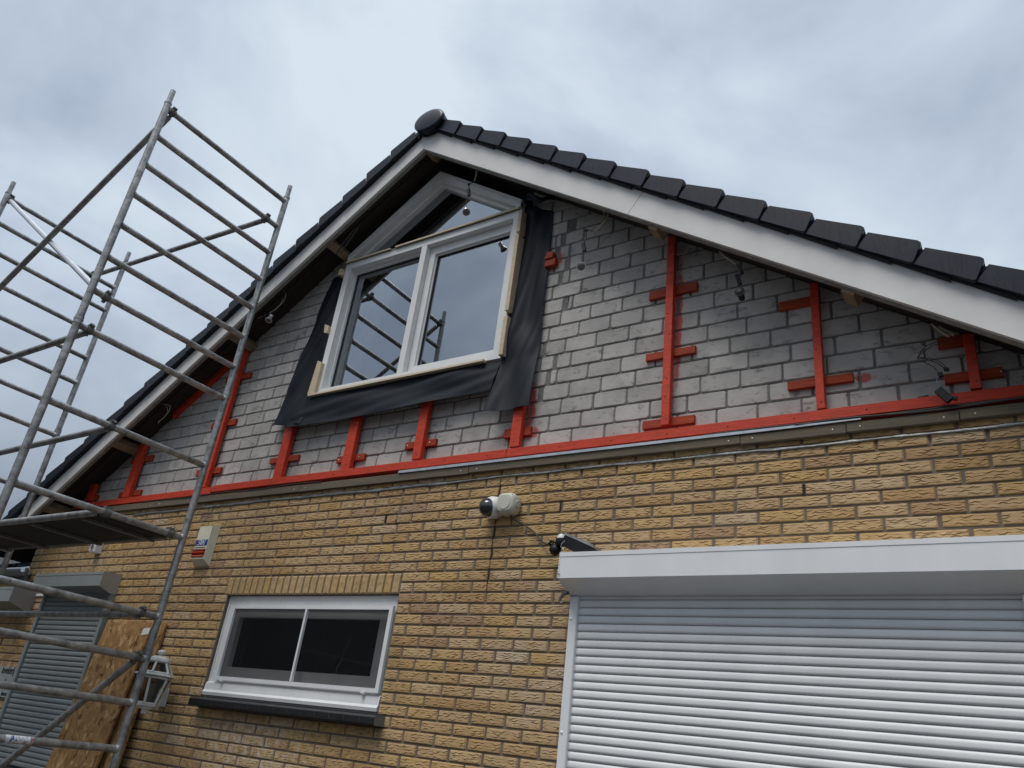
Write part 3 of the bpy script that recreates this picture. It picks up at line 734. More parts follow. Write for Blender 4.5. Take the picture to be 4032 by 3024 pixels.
# verge tiles
def verge_tile(side, i):
    m_ = MB()
    if side > 0:
        tx = -3.426+0.2283*i; tz = low(tx)+0.325
        P = [(0, 0), (0.203, -0.116), (0.214, -0.128), (0.2135, -0.140), (0.178, -0.222), (0.170, -0.231), (0.160, -0.228), (-0.060, -0.072)]
        back = (-0.035, 0.018)
    else:
        tx = -3.702-0.2265*i; tz = low(tx)+0.262
        P = [(0, 0), (-0.198, -0.118), (-0.213, -0.130), (-0.214, -0.146), (-0.196, -0.226), (-0.188, -0.232), (-0.178, -0.225), (0.035, -0.072)]
        back = (0.035, 0.018)
    jit = random.Random(i*7+side)
    tz += jit.uniform(-.003, .003)
    if side > 0: P = [(0, 0)]+P[1:]
    pts = [(tx+p[0], tz+p[1]) for p in P]
    n_ = len(pts)
    def yf(px):      # front face swings out towards the lower end
        return -0.291-0.010*side*(px-tx)/0.22
    fr = [(x, yf(x), z) for x, z in pts]
    cx = sum(p[0] for p in pts)/n_; cz = sum(p[1] for p in pts)/n_
    inn = [(cx+(x-cx)*0.975, yf(cx+(x-cx)*0.975), cz+(z-cz)*0.955) for x, y, z in fr]
    out_ = [(x, y+0.005, z) for x, y, z in fr]
    bk = [(x, -0.27, z) for x, z in pts]
    vs = inn+out_+bk
    fs = [tuple(range(n_))]+[(j, j+n_, (j+1) % n_+n_, (j+1) % n_) for j in range(n_)]+[(j+n_, j+2*n_, (j+1) % n_+2*n_, (j+1) % n_+n_) for j in range(n_)]
    if side < 0: fs = [f[::-1] for f in fs]
    m_.add(vs, fs)
    # slab going back over the roof
    a = (pts[0][0]+back[0], pts[0][1]+back[1]-0.004); b = pts[2]
    th = 0.026
    sl = [a, (pts[1][0], pts[1][1]), (b[0], b[1]-0.004), (b[0], b[1]-th), (a[0], a[1]-th-0.012)]
    m_.prism(sl if side > 0 else sl[::-1], -0.2715, 0.03)
    return m_
for i in range(21):
    if -3.426+0.2283*i < XR: verge_tile(1, i).build('verge_tile', M['tile'], roof_o)
for i in range(21):
    verge_tile(-1, i).build('verge_tile', M['tile'], roof_o)
tf = MB()
for (xa, xb) in ((XL, XA), (XA, XR)):
    vs = [(xa, 0.03, low(xa)+0.20), (xb, 0.03, low(xb)+0.20), (xb, 6.1, low(xb)+0.20), (xa, 6.1, low(xa)+0.20), (xa, 0.03, low(xa)+0.25), (xb, 0.03, low(xb)+0.25), (xb, 6.1, low(xb)+0.25), (xa, 6.1, low(xa)+0.25)]
    tf.add(vs, [(0, 3, 2, 1), (4, 5, 6, 7), (0, 1, 5, 4), (2, 3, 7, 6), (1, 2, 6, 5), (0, 4, 7, 3)])
tf.build('tile_field', M['tile'], roof_o)
# ridge end cap: domed disc with a rim, ridge tube behind
rc = MB()
ax_ = Vector((0.0, -1, 0.05))
rc.lathe((-3.54, -0.292, 6.075), ax_, [(0.135, -0.05), (0.142, 0.0), (0.148, 0.004), (0.148, 0.026), (0.140, 0.034), (0.120, 0.037), (0.06, 0.043), (0.001, 0.044)], n=40, side=(1, 0, -0.14), sx=1.0, sy=0.74)
rc.build('ridge_cap', M['tile'], roof_o)
rt_ = MB(); rt_.lathe((-3.56, -0.26, 6.06), (0, 1, 0), [(0.115, 0), (0.115, 6.3)], n=20, side=(1, 0, 0), sx=1, sy=0.75)
rt_.build('ridge_tile', M['tile'], roof_o)
# purlin ends under the overhang
for (x, w_, dz, h_) in ((-1.585, 0.065, -0.028, 0.12), (-0.56, 0.065, -0.028, 0.12), (-4.52, 0.07, -0.028, 0.10), (-5.50, 0.07, -0.028, 0.10), (-6.75, 0.07, -0.028, 0.10), (-3.56, 0.07, -0.09, 0.10), (-7.55, .07, -.028, .1)):
    m_ = MB(); s_ = 1 if x > XA else -1
    d = Vector((1, 0, -SL*s_)).normalized(); nrm = Vector((SL*s_, 0, 1)).normalized()
    yc, hl = (-0.165, 0.055) if s_ > 0 else (-0.085, 0.135)
    m_.obox((x, yc, deck(x)-0.036-h_*0.36), d, (0, 1, 0), nrm, w_/2, hl, h_/2*0.75)
    m_.build('purlin_end', M['rafter'], roof_o)
# sloping red-painted laths against the wall right under the roof (upper ends of the cladding frame)
for (xa, xb) in ((-6.35, -5.62),):
    m_ = MB(); slope_board(m_, xa, xb, 0.035, 0.092, 0.02, 0.0575)
    m_.build('red_wall_plate', M['red_h'], roof_o, label='red painted lath running up the wall just under the roof')

# gable window -----------------------------------------------------
gw = MB()
oL, oR, oB, oT = -4.479, -2.745, 3.945, 5.155
# outer pentagon frame
outer = [(oL, oB), (oR, oB), (oR, 5.245), (-3.612, 5.832), (oL, 5.245)]
inner = [(oL+0.060, oB+0.042), (oR-0.058, oB+0.042), (oR-0.058, 5.205), (-3.612, 5.742), (oL+0.060, 5.205)]
def rect(x0, x1, z0, z1): return [(x0, z0), (x1, z0), (x1, z1), (x0, z1)]
IL, IR, IB = oL+0.060, oR-0.058, oB+0.042
gw.ring(outer, inner, 0.0, 0.125)
gw.prism([(IL, 5.100), (IR, 5.100), (IR, 5.158), (IL, 5.158)], 0.002, 0.122)
gw.box(-3.655, -3.602, 0.003, 0.120, IB, 5.0998)
wobj = gw.build('window', M['pvc'], house, label='large white framed pentagonal window in the gable')
st = MB()
# bead standing proud round the triangular field
st.ring([(oL+0.004, 5.1585), (oR-0.004, 5.1585), (oR-0.004, 5.242), (-3.612, 5.826), (oL+0.004, 5.242)], [(oL+0.026, 5.1590), (oR-0.026, 5.1590), (oR-0.026, 5.228), (-3.612, 5.797), (oL+0.026, 5.228)], -0.010, -0.0002)
st.build('outer_bead', M['pvc'], wobj)
st = MB()
st.ring(rect(IL+.0004, -3.6554, IB+.0004, 5.0996), rect(IL+0.018, -3.673, IB+0.030, 5.075), 0.055, 0.118)
st.build('glazing_step', M['pvc'], wobj)
st = MB()
st.ring([(IL+.0004, 5.1584), (IR-.0004, 5.1584), (IR-.0004, 5.2046), (-3.612, 5.7415), (IL+.0004, 5.2046)], [(IL+0.026, 5.182), (IR-0.026, 5.182), (IR-0.026, 5.193), (-3.612, 5.712), (IL+0.026, 5.193)], 0.045, 0.118)
st.build('glazing_step', M['pvc'], wobj)
sa = MB()
sa.ring(rect(-3.5995, IR-0.002, 3.989, 5.0985), rect(-3.545, -2.852, 4.052, 5.030), 0.050, 0.110)
sa.ring(rect(-3.5448, -2.8522, 4.0522, 5.0298), rect(-3.535, -2.862, 4.062, 5.018), 0.068, 0.108)
sa.build('casement_sash', M['pvc'], wobj)
for (a, b, c_, d_) in ((-3.5348, -2.8622, 4.0622, 5.0178), (IL+0.0182, -3.6732, IB+0.0302, 5.0748)):
    gk = MB(); gk.ring(rect(a, b, c_, d_), rect(a+0.004, b-0.004, c_+0.004, d_-0.004), 0.075, 0.105)
    gk.build('gasket', M['gasket'], wobj)
pn = MB()
def pane(mb, pts, y): mb.add([(x, y, z) for x, z in pts], [tuple(range(len(pts)))])
for pts, y in ((rect(IL+0.021, -3.676, IB+0.033, 5.072), 0.085), (rect(-3.532, -2.865, 4.065, 5.015), 0.085), ([(IL+0.026, 5.182), (IR-0.026, 5.182), (IR-0.026, 5.193), (-3.612, 5.712), (IL+0.026, 5.193)], 0.085)):
    m_ = MB(); pane(m_, pts, y); m_.build('pane', M['glass'], wobj)
hn = MB()
hn.box(-3.600, -3.588, 0.038, 0.0495, 3.990, 4.008)
hn.build('hinge', M['black'], wobj)
# curtain behind the fixed field: sheer, gathered to the left
P = []
for i in range(31):
    t = i/30; z = 5.08-t*1.05
    xl = -4.47+0.14*(1-t)**2; xr = -4.02-0.36*t**0.8
    r_ = []
    for j in range(41):
        u = j/40
        r_.append((xl+(xr-xl)*u, 0.25+0.022*math.sin(u*30+math.sin(t*3)*1.5)*(0.6+0.4*t)+0.01*math.sin(u*67+t*5), z))
    P.append(r_)
cu = MB(); cu.grid(P)
cu.build('sheer_curtain', M['lace'], None, 'sheer white curtain gathered to the left behind the gable window glass', 'curtain')
# pale timber strips around the gable window
def strip(x0, x1, y0, y1, z0, z1, lab, m='pine', name='wooden_packer'):
    m_ = MB(); m_.bbox(x0, x1, y0, y1, z0, z1, 0.002)
    return m_.build(name, M[m], None, lab, 'wood strip', 'pale timber strips and packers around the gable window')
def skew_strip(pts, y0, y1, lab, m='pine', name='wooden_packer'):
    m_ = MB(); m_.prism(pts, y0, y1); return m_.build(name, M[m], None, lab, 'wood strip', 'pale timber strips and packers around the gable window')
strip(-4.515, -2.86, -0.032, -0.001, 3.927, 3.9445, 'long pale timber strip lying along the bottom edge of the gable window', 'pine_h', 'wooden_strip')
skew_strip([(-4.522, 3.946), (-4.450, 3.946), (-4.446, 4.21), (-4.500, 4.235)], -0.030, -0.001, 'broad pale wood offcut standing at the bottom left corner of the gable window')
skew_strip([(-4.52, 4.498), (-4.4805, 4.485), (-4.4805, 4.552), (-4.532, 4.575)], -0.025, 0.03, 'small pale wood wedge halfway up the left side of the gable window')
skew_strip([(-4.53, 5.05), (-4.4805, 5.04), (-4.4805, 5.095), (-4.522, 5.115)], -0.025, 0.03, 'small pale wood block at the top left corner of the gable window')
strip(-2.7445, -2.712, -0.03, 0.05, 3.95, 4.245, 'lower of the pale wood strips on the right side of the gable window')
strip(-2.7445, -2.714, -0.028, 0.05, 4.290, 4.915, 'long middle pale wood strip on the right side of the gable window')
strip(-2.7445, -2.716, -0.024, 0.05, 4.94, 5.13, 'short top pale wood strip at the upper right corner of the gable window')
skew_strip([(-4.475, 5.1585), (-3.98, 5.1585), (-3.98, 5.168), (-4.475, 5.172)], -0.02, 0.02, 'thin pale lath lying on the left half of the window transom', 'pine_h', 'wooden_strip')
skew_strip([(-3.93, 5.1585), (-2.75, 5.1585), (-2.75, 5.174), (-3.93, 5.171)], -0.02, 0.02, 'thin pale lath lying on the right half of the window transom', 'pine_h', 'wooden_strip')

# rubber membrane flaps around the window --------------------------
memb = empty('waterproof_membrane', (-3.6, 0.03, 3.55), 'black rubber membrane hanging loosely round the sides and bottom of the gable window', 'membrane')
def lerp_poly(poly, t):
    n_ = len(poly)-1; f = t*n_; i = min(int(f), n_-1); u = f-i
    return [poly[i][k]*(1-u)+poly[i+1][k]*u for k in range(len(poly[0]))]
def flap(left, right, name, nu, nv, wr, seed):
    rr = random.Random(seed); ph = [rr.uniform(0, 6.28) for _ in range(8)]
    P = []
    for i in range(nv+1):
        t = i/nv; a = lerp_poly(left, t); b = lerp_poly(right, t); row = []
        for j in range(nu+1):
            u = j/nu
            x, y, z = (a[k]*(1-u)+b[k]*u for k in range(3))
            w_ = wr*(math.sin(u*9+t*3+ph[0])*0.35+math.sin(u*5-t*11+ph[1])*0.5+abs(math.sin(u*4+t*6.5+ph[2]))*0.7-0.5+0.25*math.sin(u*17+t*19+ph[3])+0.22*abs(math.sin(u*3+t*9+ph[4])))
            row.append((x, min(y+w_, 0.056), z))
        P.append(row)
    m_ = MB(); m_.grid(P, 0.003)
    return m_.build('rubber_flap', M['epdm'], memb, label=name)
flap([(-4.66, 0.04, 5.10), (-4.75, 0.04, 4.72), (-4.815, 0.035, 4.4), (-4.845, 0.03, 4.0), (-4.865, -0.03, 3.73)],
     [(-4.47, 0.05, 5.10), (-4.474, 0.05, 4.72), (-4.476, 0.04, 4.4), (-4.478, 0.02, 4.0), (-4.50, -0.04, 3.69)], 'left flap of the membrane, wider and curling at its foot', 22, 60, 0.020, 1)
flap([(-4.545, -0.004, 3.935), (-3.9, 0.0, 3.932), (-3.3, 0.0, 3.93), (-2.74, 0.0, 3.93)][::1],
     [(-4.66, -0.05, 3.675), (-3.9, -0.045, 3.668), (-3.3, -0.045, 3.685), (-2.76, -0.035, 3.70)], 'bottom flap of the membrane under the window', 14, 70, 0.012, 2)
flap([(-2.742, 0.04, 5.22), (-2.742, 0.03, 4.72), (-2.742, 0.02, 4.2), (-2.74, 0.0, 3.93), (-2.765, -0.065, 3.53)],
     [(-2.50, 0.05, 5.10), (-2.482, 0.045, 4.72), (-2.478, 0.035, 4.2), (-2.472, 0.02, 3.93), (-2.465, -0.02, 3.555)], 'right flap of the membrane, longest one', 18, 60, 0.016, 3)

# battens ----------------------------------------------------------
GB = 'red battens nailed upright on the grey block gable'
GS = 'short red packing pieces behind the upright battens'
def nails(mb, pts, y, r=0.0035):
    for x, z in pts: mb.lathe((x, y, z), (0, -1, 0), [(r, 0), (r*0.9, 0.0012), (0.0005, 0.002)], n=8)
def batten(x0, x1, zb, zt, lab, y0=0.0, y1=0.037, tilt=0.0):
    t = empty('wooden_batten', ((x0+x1)/2, (y0+y1)/2, zb), lab, 'batten', GB)
    m_ = MB()
    c = 0.002
    m_.bbox(x0, x1, y0, y1, zb, zt, c)
    m_.build('timber', M['red'], t)
    h = MB(); rr = random.Random(int(abs(x0)*1000))
    pts = []; z = zb+0.035
    while z < zt-0.03: pts.append(((x0+x1)/2+rr.uniform(-.008, .008), z)); z += rr.uniform(0.11, 0.30)
    if not pts: pts = [((x0+x1)/2, (zb+zt)/2)]
    nails(h, pts, y0, 0.0045)
    h.build('nail_head', M['darkred'], t)
    return t
batten(-7.30, -7.215, 3.300, 3.46, 'leftmost short red batten deep in the shade under the eave', 0.0)
batten(-6.700, -6.60, 3.285, 3.80, 'second red batten from the left, short and leading up into the eave shade')
batten(-5.615, -5.525, 3.285, 4.56, 'tall red batten left of the gable window, partly behind the scaffold post')
batten(-4.715, -4.628, 3.290, 3.72, 'short red batten under the left membrane flap of the window')
batten(-4.010, -3.925, 3.290, 3.72, 'short red batten under the left half of the window')
batten(-3.358, -3.288, 3.300, 3.73, 'short red batten under the middle of the window sash')
batten(-2.587, -2.518, 3.300, 3.60, 'short red batten under the right membrane flap, amid red overspray', 0.0, 0.034)
batten(-1.607, -1.560, 3.318, deck(-1.56)-0.008, 'tallest red batten, upright in the middle of the right gable half')
batten(-0.800, -0.760, 3.298, deck(-0.76)-0.008, 'tall red batten second from the right end of the gable')
batten(-0.150, -0.107, 3.302, deck(-0.107)-0.008, 'shorter red batten near the right end of the gable, in shade')
def spacer(x0, x1, z0, z1, lab, screws=(), m='red_thin'):
    s_ = 3.636/3.61; x0 *= s_; x1 *= s_; z0 = 1.6+(z0-1.6)*s_; z1 = 1.6+(z1-1.6)*s_
    t = empty('packing_piece', ((x0+x1)/2, 0.048, z0), lab, 'wood block', GS)
    mm = MB(); mm.bbox(x0, x1, 0.0375, 0.0595, z0, z1, 0.002); mm.build('timber', M[m], t)
    if screws:
        h = MB(); nails(h, [(x0+(x1-x0)*u, (z0+z1)/2) for u in screws], 0.0375, 0.0055); h.build('screw_head', M['steel'], t)
    return t
spacer(-7.32, -7.13, 3.300, 3.35, 'dark red packing piece behind the leftmost batten')
spacer(-6.765, -6.443, 3.615, 3.670, 'upper packing piece behind the second batten from the left')
spacer(-6.778, -6.447, 3.295, 3.345, 'lower packing piece behind the second batten from the left')
spacer(-5.70, -5.375, 4.260, 4.310, 'top packing piece behind the tall batten beside the scaffold post')
spacer(-5.708, -5.39, 3.825, 3.880, 'middle packing piece behind the tall batten beside the scaffold post')
spacer(-5.717, -5.40, 3.402, 3.454, 'bottom packing piece behind the tall batten beside the scaffold post')
spacer(-4.813, -4.497, 3.420, 3.464, 'packing piece behind the batten under the left membrane flap, one bright screw', (0.68,))
spacer(-4.080, -3.810, 3.353, 3.400, 'packing piece behind the batten under the left half of the window, two bright screws', (0.08, 0.8))
spacer(-3.448, -3.184, 3.388, 3.436, 'packing piece behind the batten under the sash, two bright screws', (0.08, 0.8))
spacer(-2.645, -2.452, 3.372, 3.429, 'smeared packing piece behind the batten under the right membrane flap')
spacer(-1.717, -1.421, 4.148, 4.204, 'top packing piece behind the tallest batten')
spacer(-1.720, -1.424, 3.737, 3.782, 'middle packing piece behind the tallest batten')
spacer(-1.720, -1.423, 3.313, 3.362, 'bottom packing piece behind the tallest batten, resting near the red beam')
spacer(-0.966, -0.80, 3.902, 3.953, 'upper packing piece sticking out left of the second batten from the right')
spacer(-0.936, -0.627, 3.428, 3.474, 'lower packing piece across the second batten from the right')
spacer(-0.246, -0.02, 3.350, 3.397, 'lower packing piece behind the shaded batten near the right end', (0.45, 0.98))
spacer(-0.254, -0.12, 3.532, 3.585, 'upper dark packing piece behind the shaded batten near the right end')
# broken block beside the membrane at the top right of the window
bb = empty('packing_piece', (-2.45, 0.04, 4.60), 'broken red brown wood block beside the top of the right membrane flap', 'wood block', GS)
m_ = MB(); m_.bbox(-2.50, -2.42, 0.020, 0.0595, 4.605, 4.662, 0.003); m_.build('timber', M['red_thin'], bb)
m_ = MB(); m_.prism([(-2.50, 4.6625), (-2.44, 4.6625), (-2.435, 4.705), (-2.48, 4.715)], 0.010, 0.0595); m_.build('splinter', M['red_thin'], bb)
# horizontal red beam in three lengths
for (xa, xb, lab) in ((-7.45, -5.42, 'left length of the horizontal red beam along the top of the brickwork'), (-5.417, -2.60, 'middle length of the horizontal red beam below the gable window'), (-2.597, CR, 'right length of the horizontal red beam along the top of the brickwork')):
    t = empty('wooden_beam', ((xa+xb)/2, 0.02, 3.23), lab, 'beam', 'lengths of the horizontal red beam')
    sag = 0.012 if xb < -5 else 0.0
    m_ = MB(); m_.bbox(xa, xb, -0.004, 0.0575, 3.236-sag, 3.290-sag, 0.002); m_.build('timber', M['red_h'], t)
    h = MB(); nails(h, [(xa+0.04+k*0.33, 3.262-sag) for k in range(int((xb-xa)/0.33)+1)], -0.004, 0.0045); h.build('nail_head', M['darkred'], t)
# weathered board on top of the brickwork
xs = [-7.62, -6.1, -4.35, -2.85, -1.166, -0.668, -0.205, CR]
rr = random.Random(9)
for i in range(len(xs)-1):
    lab = ['weathered brown board length at the far left end behind the scaffold', 'weathered brown board length crossing behind the scaffold post', 'weathered brown board length under the left half of the window beam',
           'weathered brown board length above the dome camera', 'weathered brown board length above the left part of the wide shutter', 'short weathered brown board length, second from the right', 'weathered brown board length at the right end with a broken corner'][i]
    t = empty('weathered_board', ((xs[i]+xs[i+1])/2, -0.01, 3.14), lab, 'board', 'weathered board lengths capping the brickwork')
    m_ = MB(); dz = rr.uniform(-.003, .003)
    m_.bbox(xs[i]+0.0015, xs[i+1]-0.0015, -0.026, 0.0590, 3.150+dz, 3.196+dz+(0.006 if i < 3 else 0), 0.002); m_.build('timber', M['oldwood'], t)
    h = MB(); nails(h, [(xs[i]+0.06, 3.172), (xs[i+1]-0.06, 3.170)], -0.026, 0.005); h.build('screw_head', M['steel'], t)
# bright metal strip and cables on top of that board
m_ = MB(); m_.prism([(-3.42, 3.1995), (-1.0, 3.1985), (-0.6, 3.203), (-0.6, 3.2085), (-1.2, 3.2135), (-3.42, 3.2165)], -0.034, -0.003)
m_.build('metal_strip', M['steel'], None, 'bright zinc strip lying between the red beam and the weathered board', 'metal strip')
m_ = MB(); m_.path([(-0.9, -0.030, 3.207)]+[(-0.9+0.1*k, -0.032, 3.212+0.006*math.sin(k*0.8)) for k in range(1, 16)], 0.0045)
m_.path([(-1.35+0.1*k, -0.024, 3.219+0.003*math.sin(k*0.6)) for k in range(0, 20)], 0.004)
m_.build('cable_run', M['cable'], None, 'black cables lying along the right end of the red beam', 'cable')
m_ = MB(); m_.path([(-6.3+0.12*k, -0.028, 3.206+0.005*math.sin(k*0.9)) for k in range(0, 19)], 0.0035)
m_.build('cable_run', M['cable'], None, 'thin dark cable on the board left of the window, behind the scaffold', 'cable')
# crumpled flashing foil one joint below
P = []
rf = random.Random(4)
for i in range(171):
    x = -6.4+i*0.0405; r_ = []
    w_ = 0.0055+0.0045*rf.random()+(0.0035 if x < -3.0 else 0)
    zc = 3.112+0.003*math.sin(x*2.3)+0.002*math.sin(x*9)
    for j in range(4):
        r_.append((x, -0.005-0.003*rf.random()-(0.003 if j == 1 else 0), zc+w_*(j/3-0.5)*2*0.8))
    P.append(r_)
m_ = MB(); m_.grid(P, 0.008)
m_.build('flashing_strip', M['foil'], None, 'ragged grey flashing foil sticking out of the top brick joint', 'flashing')

# lower window -----------------------------------------------------
lw = MB()
lw.ring(rect(-4.868, -3.268, 1.752, 2.424), rect(-4.79, -3.34, 1.862, 2.360), 0.036, 0.115)
lw.ring(rect(-4.868, -3.268, 1.752, 2.424), rect(-4.855, -3.281, 1.760, 2.417), 0.030, 0.0355)
# stepped lower profile
lw.prismx([(0.0355, 1.762), (0.004, 1.766), (0.0, 1.785), (0.010, 1.800), (0.014, 1.845), (0.030, 1.853), (0.0355, 1.853)], -4.862, -3.274)
low_o = lw.build('window', M['pvc'], house, label='low wide white window with two dark panes and an insect screen')
isn = MB()
isn.ring(rect(-4.782, -3.286, 1.864, 2.358), rect(-4.750, -3.314, 1.888, 2.334), 0.002, 0.022)
isn.box(-4.036, -4.020, 0.0, 0.018, 1.8885, 2.3335)
isn.build('screen_frame', M['pvc'], low_o)
m_ = MB(); m_.add([(-4.752, 0.020, 1.886), (-3.312, 0.020, 1.886), (-3.312, 0.020, 2.336), (-4.752, 0.020, 2.336)], [(0, 1, 2, 3)]); m_.build('insect_mesh', M['screen'], low_o)
m_ = MB(); m_.ring(rect(-4.835, -3.30, 1.84, 2.38), rect(-4.745, -3.425, 1.956, 2.285), 0.06, 0.112); m_.build('inner_sash', M['pvc'], low_o)
m_ = MB(); m_.add([(-4.75, 0.095, 1.95), (-3.42, 0.095, 1.95), (-3.42, 0.095, 2.29), (-4.75, 0.095, 2.29)], [(0, 1, 2, 3)]); m_.build('pane', M['glass_dark'], low_o)
m_ = MB()
for x, z in ((-4.70, 2.37), (-4.68, 2.37), (-3.46, 2.373), (-3.44, 2.373)):
    m_.lathe((x, 0.028, z), (0, -1, 0), [(0.005, 0), (0.005, 0.003)], n=8)
m_.build('clip_pair', M['camwhite'], low_o)
for x in (-4.69, -3.40):
    m_ = MB(); m_.box(x-0.012, x+0.012, -0.004, 0.004, 1.852, 1.862); m_.lathe((x, -0.004, 1.857), (0, -1, 0.2), [(0.006, 0), (0.005, 0.012)], n=8)
    m_.build('screen_clip', M['camwhite'], low_o)
# streak of bird lime on the mesh
m_ = MB(); rs = random.Random(2)
for k in range(26):
    z = 2.17-k*0.0118; x = -3.60-0.004*k+rs.uniform(-.006, .006); w_ = rs.uniform(0.0006, 0.0022)
    m_.box(x-w_, x+w_, 0.0165, 0.0185, z-rs.uniform(.001, .006), z)
m_.build('dried_streak', M['gutter'], low_o)
# black brick sill
sl = MB(); n_ = 14; x = -4.86; pitch = (4.86-3.195)/n_
for k in range(n_):
    a = x+k*pitch+0.0022; b = x+(k+1)*pitch-0.0022
    sl.prismx([(0.034, 1.756), (-0.082, 1.737), (-0.086, 1.731), (-0.086, 1.698), (-0.080, 1.690), (0.02, 1.690), (0.034, 1.695)], a, b)
sl.build('window_sill', M['sill'], low_o)
sj = MB(); sj.prismx([(0.03, 1.7545), (-0.081, 1.7355), (-0.0835, 1.730), (-0.0835, 1.700), (-0.078, 1.692), (0.03, 1.692)], -4.858, -3.197)
sj.build('sill_joints', M['block_mortar'], low_o)

# roller shutters --------------------------------------------------
def shutter(name, lab, x0, x1, depth, ztop, zfb, zb, zend, pitch, mbox, mcur, mcap, railw=0.048, screws=(), curtain=True):
    t = empty(name, ((x0+x1)/2, -0.03, zend), lab, 'roller shutter' if curtain else 'awning')
    m_ = MB()
    prof = [(0.0, ztop), (-depth, ztop-0.012), (-depth, zfb), (-0.045, zb), (0.0, zb)]
    m_.prismx(prof, x0+0.004, x1-0.004)
    bx = m_.build('shutter_box', mbox, t)
    m_ = MB()   # seam lip along the top front edge
    m_.prismx([(-depth-0.0022, ztop-0.0105), (-depth-0.0022, ztop-0.0325), (-depth-0.0002, ztop-0.0325), (-depth-0.0002, ztop-0.0105)], x0+0.004, x1-0.004)
    m_.build('front_lip', mbox, bx)
    m_ = MB()
    pe = [(0.0, ztop+0.003), (-depth-0.003, ztop-0.009), (-depth-0.003, zfb-0.001), (-0.046, zb-0.003), (0.0, zb-0.003)]
    m_.prismx(pe, x1-0.0038, x1); m_.build('end_cap', mcap, bx)
    m_ = MB(); m_.prismx(pe, x0, x0+0.0038); m_.build('end_cap', mcap, bx)
    if not curtain: return t
    # curtain of curved slats
    m_ = MB()
    z = zb+0.02; xa, xb = x0+railw*0.7, x1-railw*0.7
    rs = random.Random(8)
    prof = [(0.003, 0.0), (-0.0026, -0.10), (-0.0046, -0.36), (-0.0046, -0.64), (-0.0032, -0.915), (0.006, -0.935), (0.006, -1.0)]
    while z > zend:
        vs = []; fs = []
        for (yy, h) in prof: vs += [(xa, -0.020+yy, z+h*pitch), (xb, -0.020+yy, z+h*pitch)]
        m_.add(vs[:2]+vs[2:12], [(2*k, 2*k+1, 2*k+3, 2*k+2) for k in range(5)], True)
        m_.add(vs[10:14], [(0, 1, 3, 2)])
        z -= pitch
    m_.box(xa, xb, -0.010, -0.006, zend, zb+0.02)
    m_.build('shutter_curtain', mcur, t)
    for (a, b, s_) in ((x0+0.003, x0+railw, 1), (x1-railw, x1-0.003, -1)):
        m_ = MB(); m_.bbox(a, b, -0.045, -0.002, zend-0.02, zb-0.003, 0.003)
        r_ = m_.build('guide_rail', mcap if mcap is not None and mcap.name.startswith('grey_end') and False else mbox, t)
        if screws:
            h = MB()
            for zz in screws: h.lathe(((a+b)/2-0.008*s_, -0.045, zz), (0, -1, 0), [(0.0075, 0), (0.006, 0.003), (0.001, 0.005)], n=12)
            h.build('screw_cover', M['white'], r_)
    return t
shutter('roller_shutter', 'wide light grey roller shutter closed at the lower right of the wall', -2.053, -0.034, 0.18, 2.600, 2.459, 2.402, 0.06, 0.0391, M['shutter_box'], M['shutter'], M['shutter_box'], 0.050, screws=(2.285, 1.755, 1.2, 0.6))
m_ = MB(); m_.lathe((-2.045, -0.184, 2.478), (0, -1, 0), [(0.004, 0), (0.003, 0.003)], n=10)
m_.build('loose_screw', M['black'], None, 'dark screw at the lower left corner of the wide shutter box', 'screw')
shutter('roller_shutter', 'narrow closed grey green roller shutter behind the scaffold, left of the lantern', -7.325, -6.272, 0.16, 2.595, 2.472, 2.434, 1.13, 0.0392, M['shutter_small'], M['shutter_small'], M['shutter_cap'], 0.045)
# partial far left shutter
shutter('awning_box', 'dull grey awning box cut off by the left edge of the picture', -9.2, -7.525, 0.21, 2.475, 2.34, 2.29, 2.29, 0.0392, M['shutter_small'], M['shutter_small'], M['shutter_cap'], 0.045, curtain=False)
m_ = MB(); m_.bbox(-7.522, -7.328, -0.012, -0.001, 2.425, 2.448, 0.002)
m_.build('cable_duct', M['camwhite'], None, 'short white cable duct between the two left shutter boxes', 'cable duct')
# black sill under the small shutter
m_ = MB(); m_.prismx([(0.0, 1.122), (-0.09, 1.10), (-0.09, 1.06), (0.0, 1.06)], -7.40, -6.2)
m_.build('window_sill', M['sill'], house)
# drip hook at the corner of the wide shutter
m_ = MB(); m_.path([(-2.045, -0.07, 2.412), (-2.06, -0.075, 2.404), (-2.078, -0.08, 2.396), (-2.088, -0.082, 2.376), (-2.084, -0.083, 2.358), (-2.070, -0.084, 2.352)], 0.008)
m_.box(-2.082, -2.05, -0.086, -0.066, 2.404, 2.415)
m_.build('bent_bracket', M['gutter'], None, 'small bent grey bracket under the left end of the wide shutter box', 'bracket')

# dome camera and junction box -------------------------------------
cm = empty('dome_camera', (-2.62, 0.0, 2.84), 'white dome security camera with smoked glass on the brickwork', 'camera')
ax_ = Vector((-0.5, -1, -0.25)); base = Vector((-2.605, -0.020, 2.915))
m_ = MB(); m_.lathe(base, ax_, [(0.060, -0.01), (0.064, 0.0), (0.066, 0.028), (0.063, 0.044), (0.058, 0.052), (0.054, 0.055)], n=32); m_.build('housing', M['camwhite'], cm)
m_ = MB(); m_.lathe(base+ax_.normalized()*0.0552, ax_, [(0.053, 0.0), (0.052, 0.012), (0.047, 0.028), (0.036, 0.042), (0.019, 0.051), (0.002, 0.054)], n=28); m_.build('dome', M['dome'], cm)
m_ = MB(); m_.lathe(Vector((-2.600, -0.002, 2.915)), (0, -1, 0), [(0.058, 0), (0.056, 0.018)], n=28); m_.build('mount_ring', M['camwhite'], cm)
jb = empty('junction_box', (-2.51, 0.0, 2.84), 'beige rounded junction box beside the dome camera', 'junction box')
m_ = MB()
oct_ = []
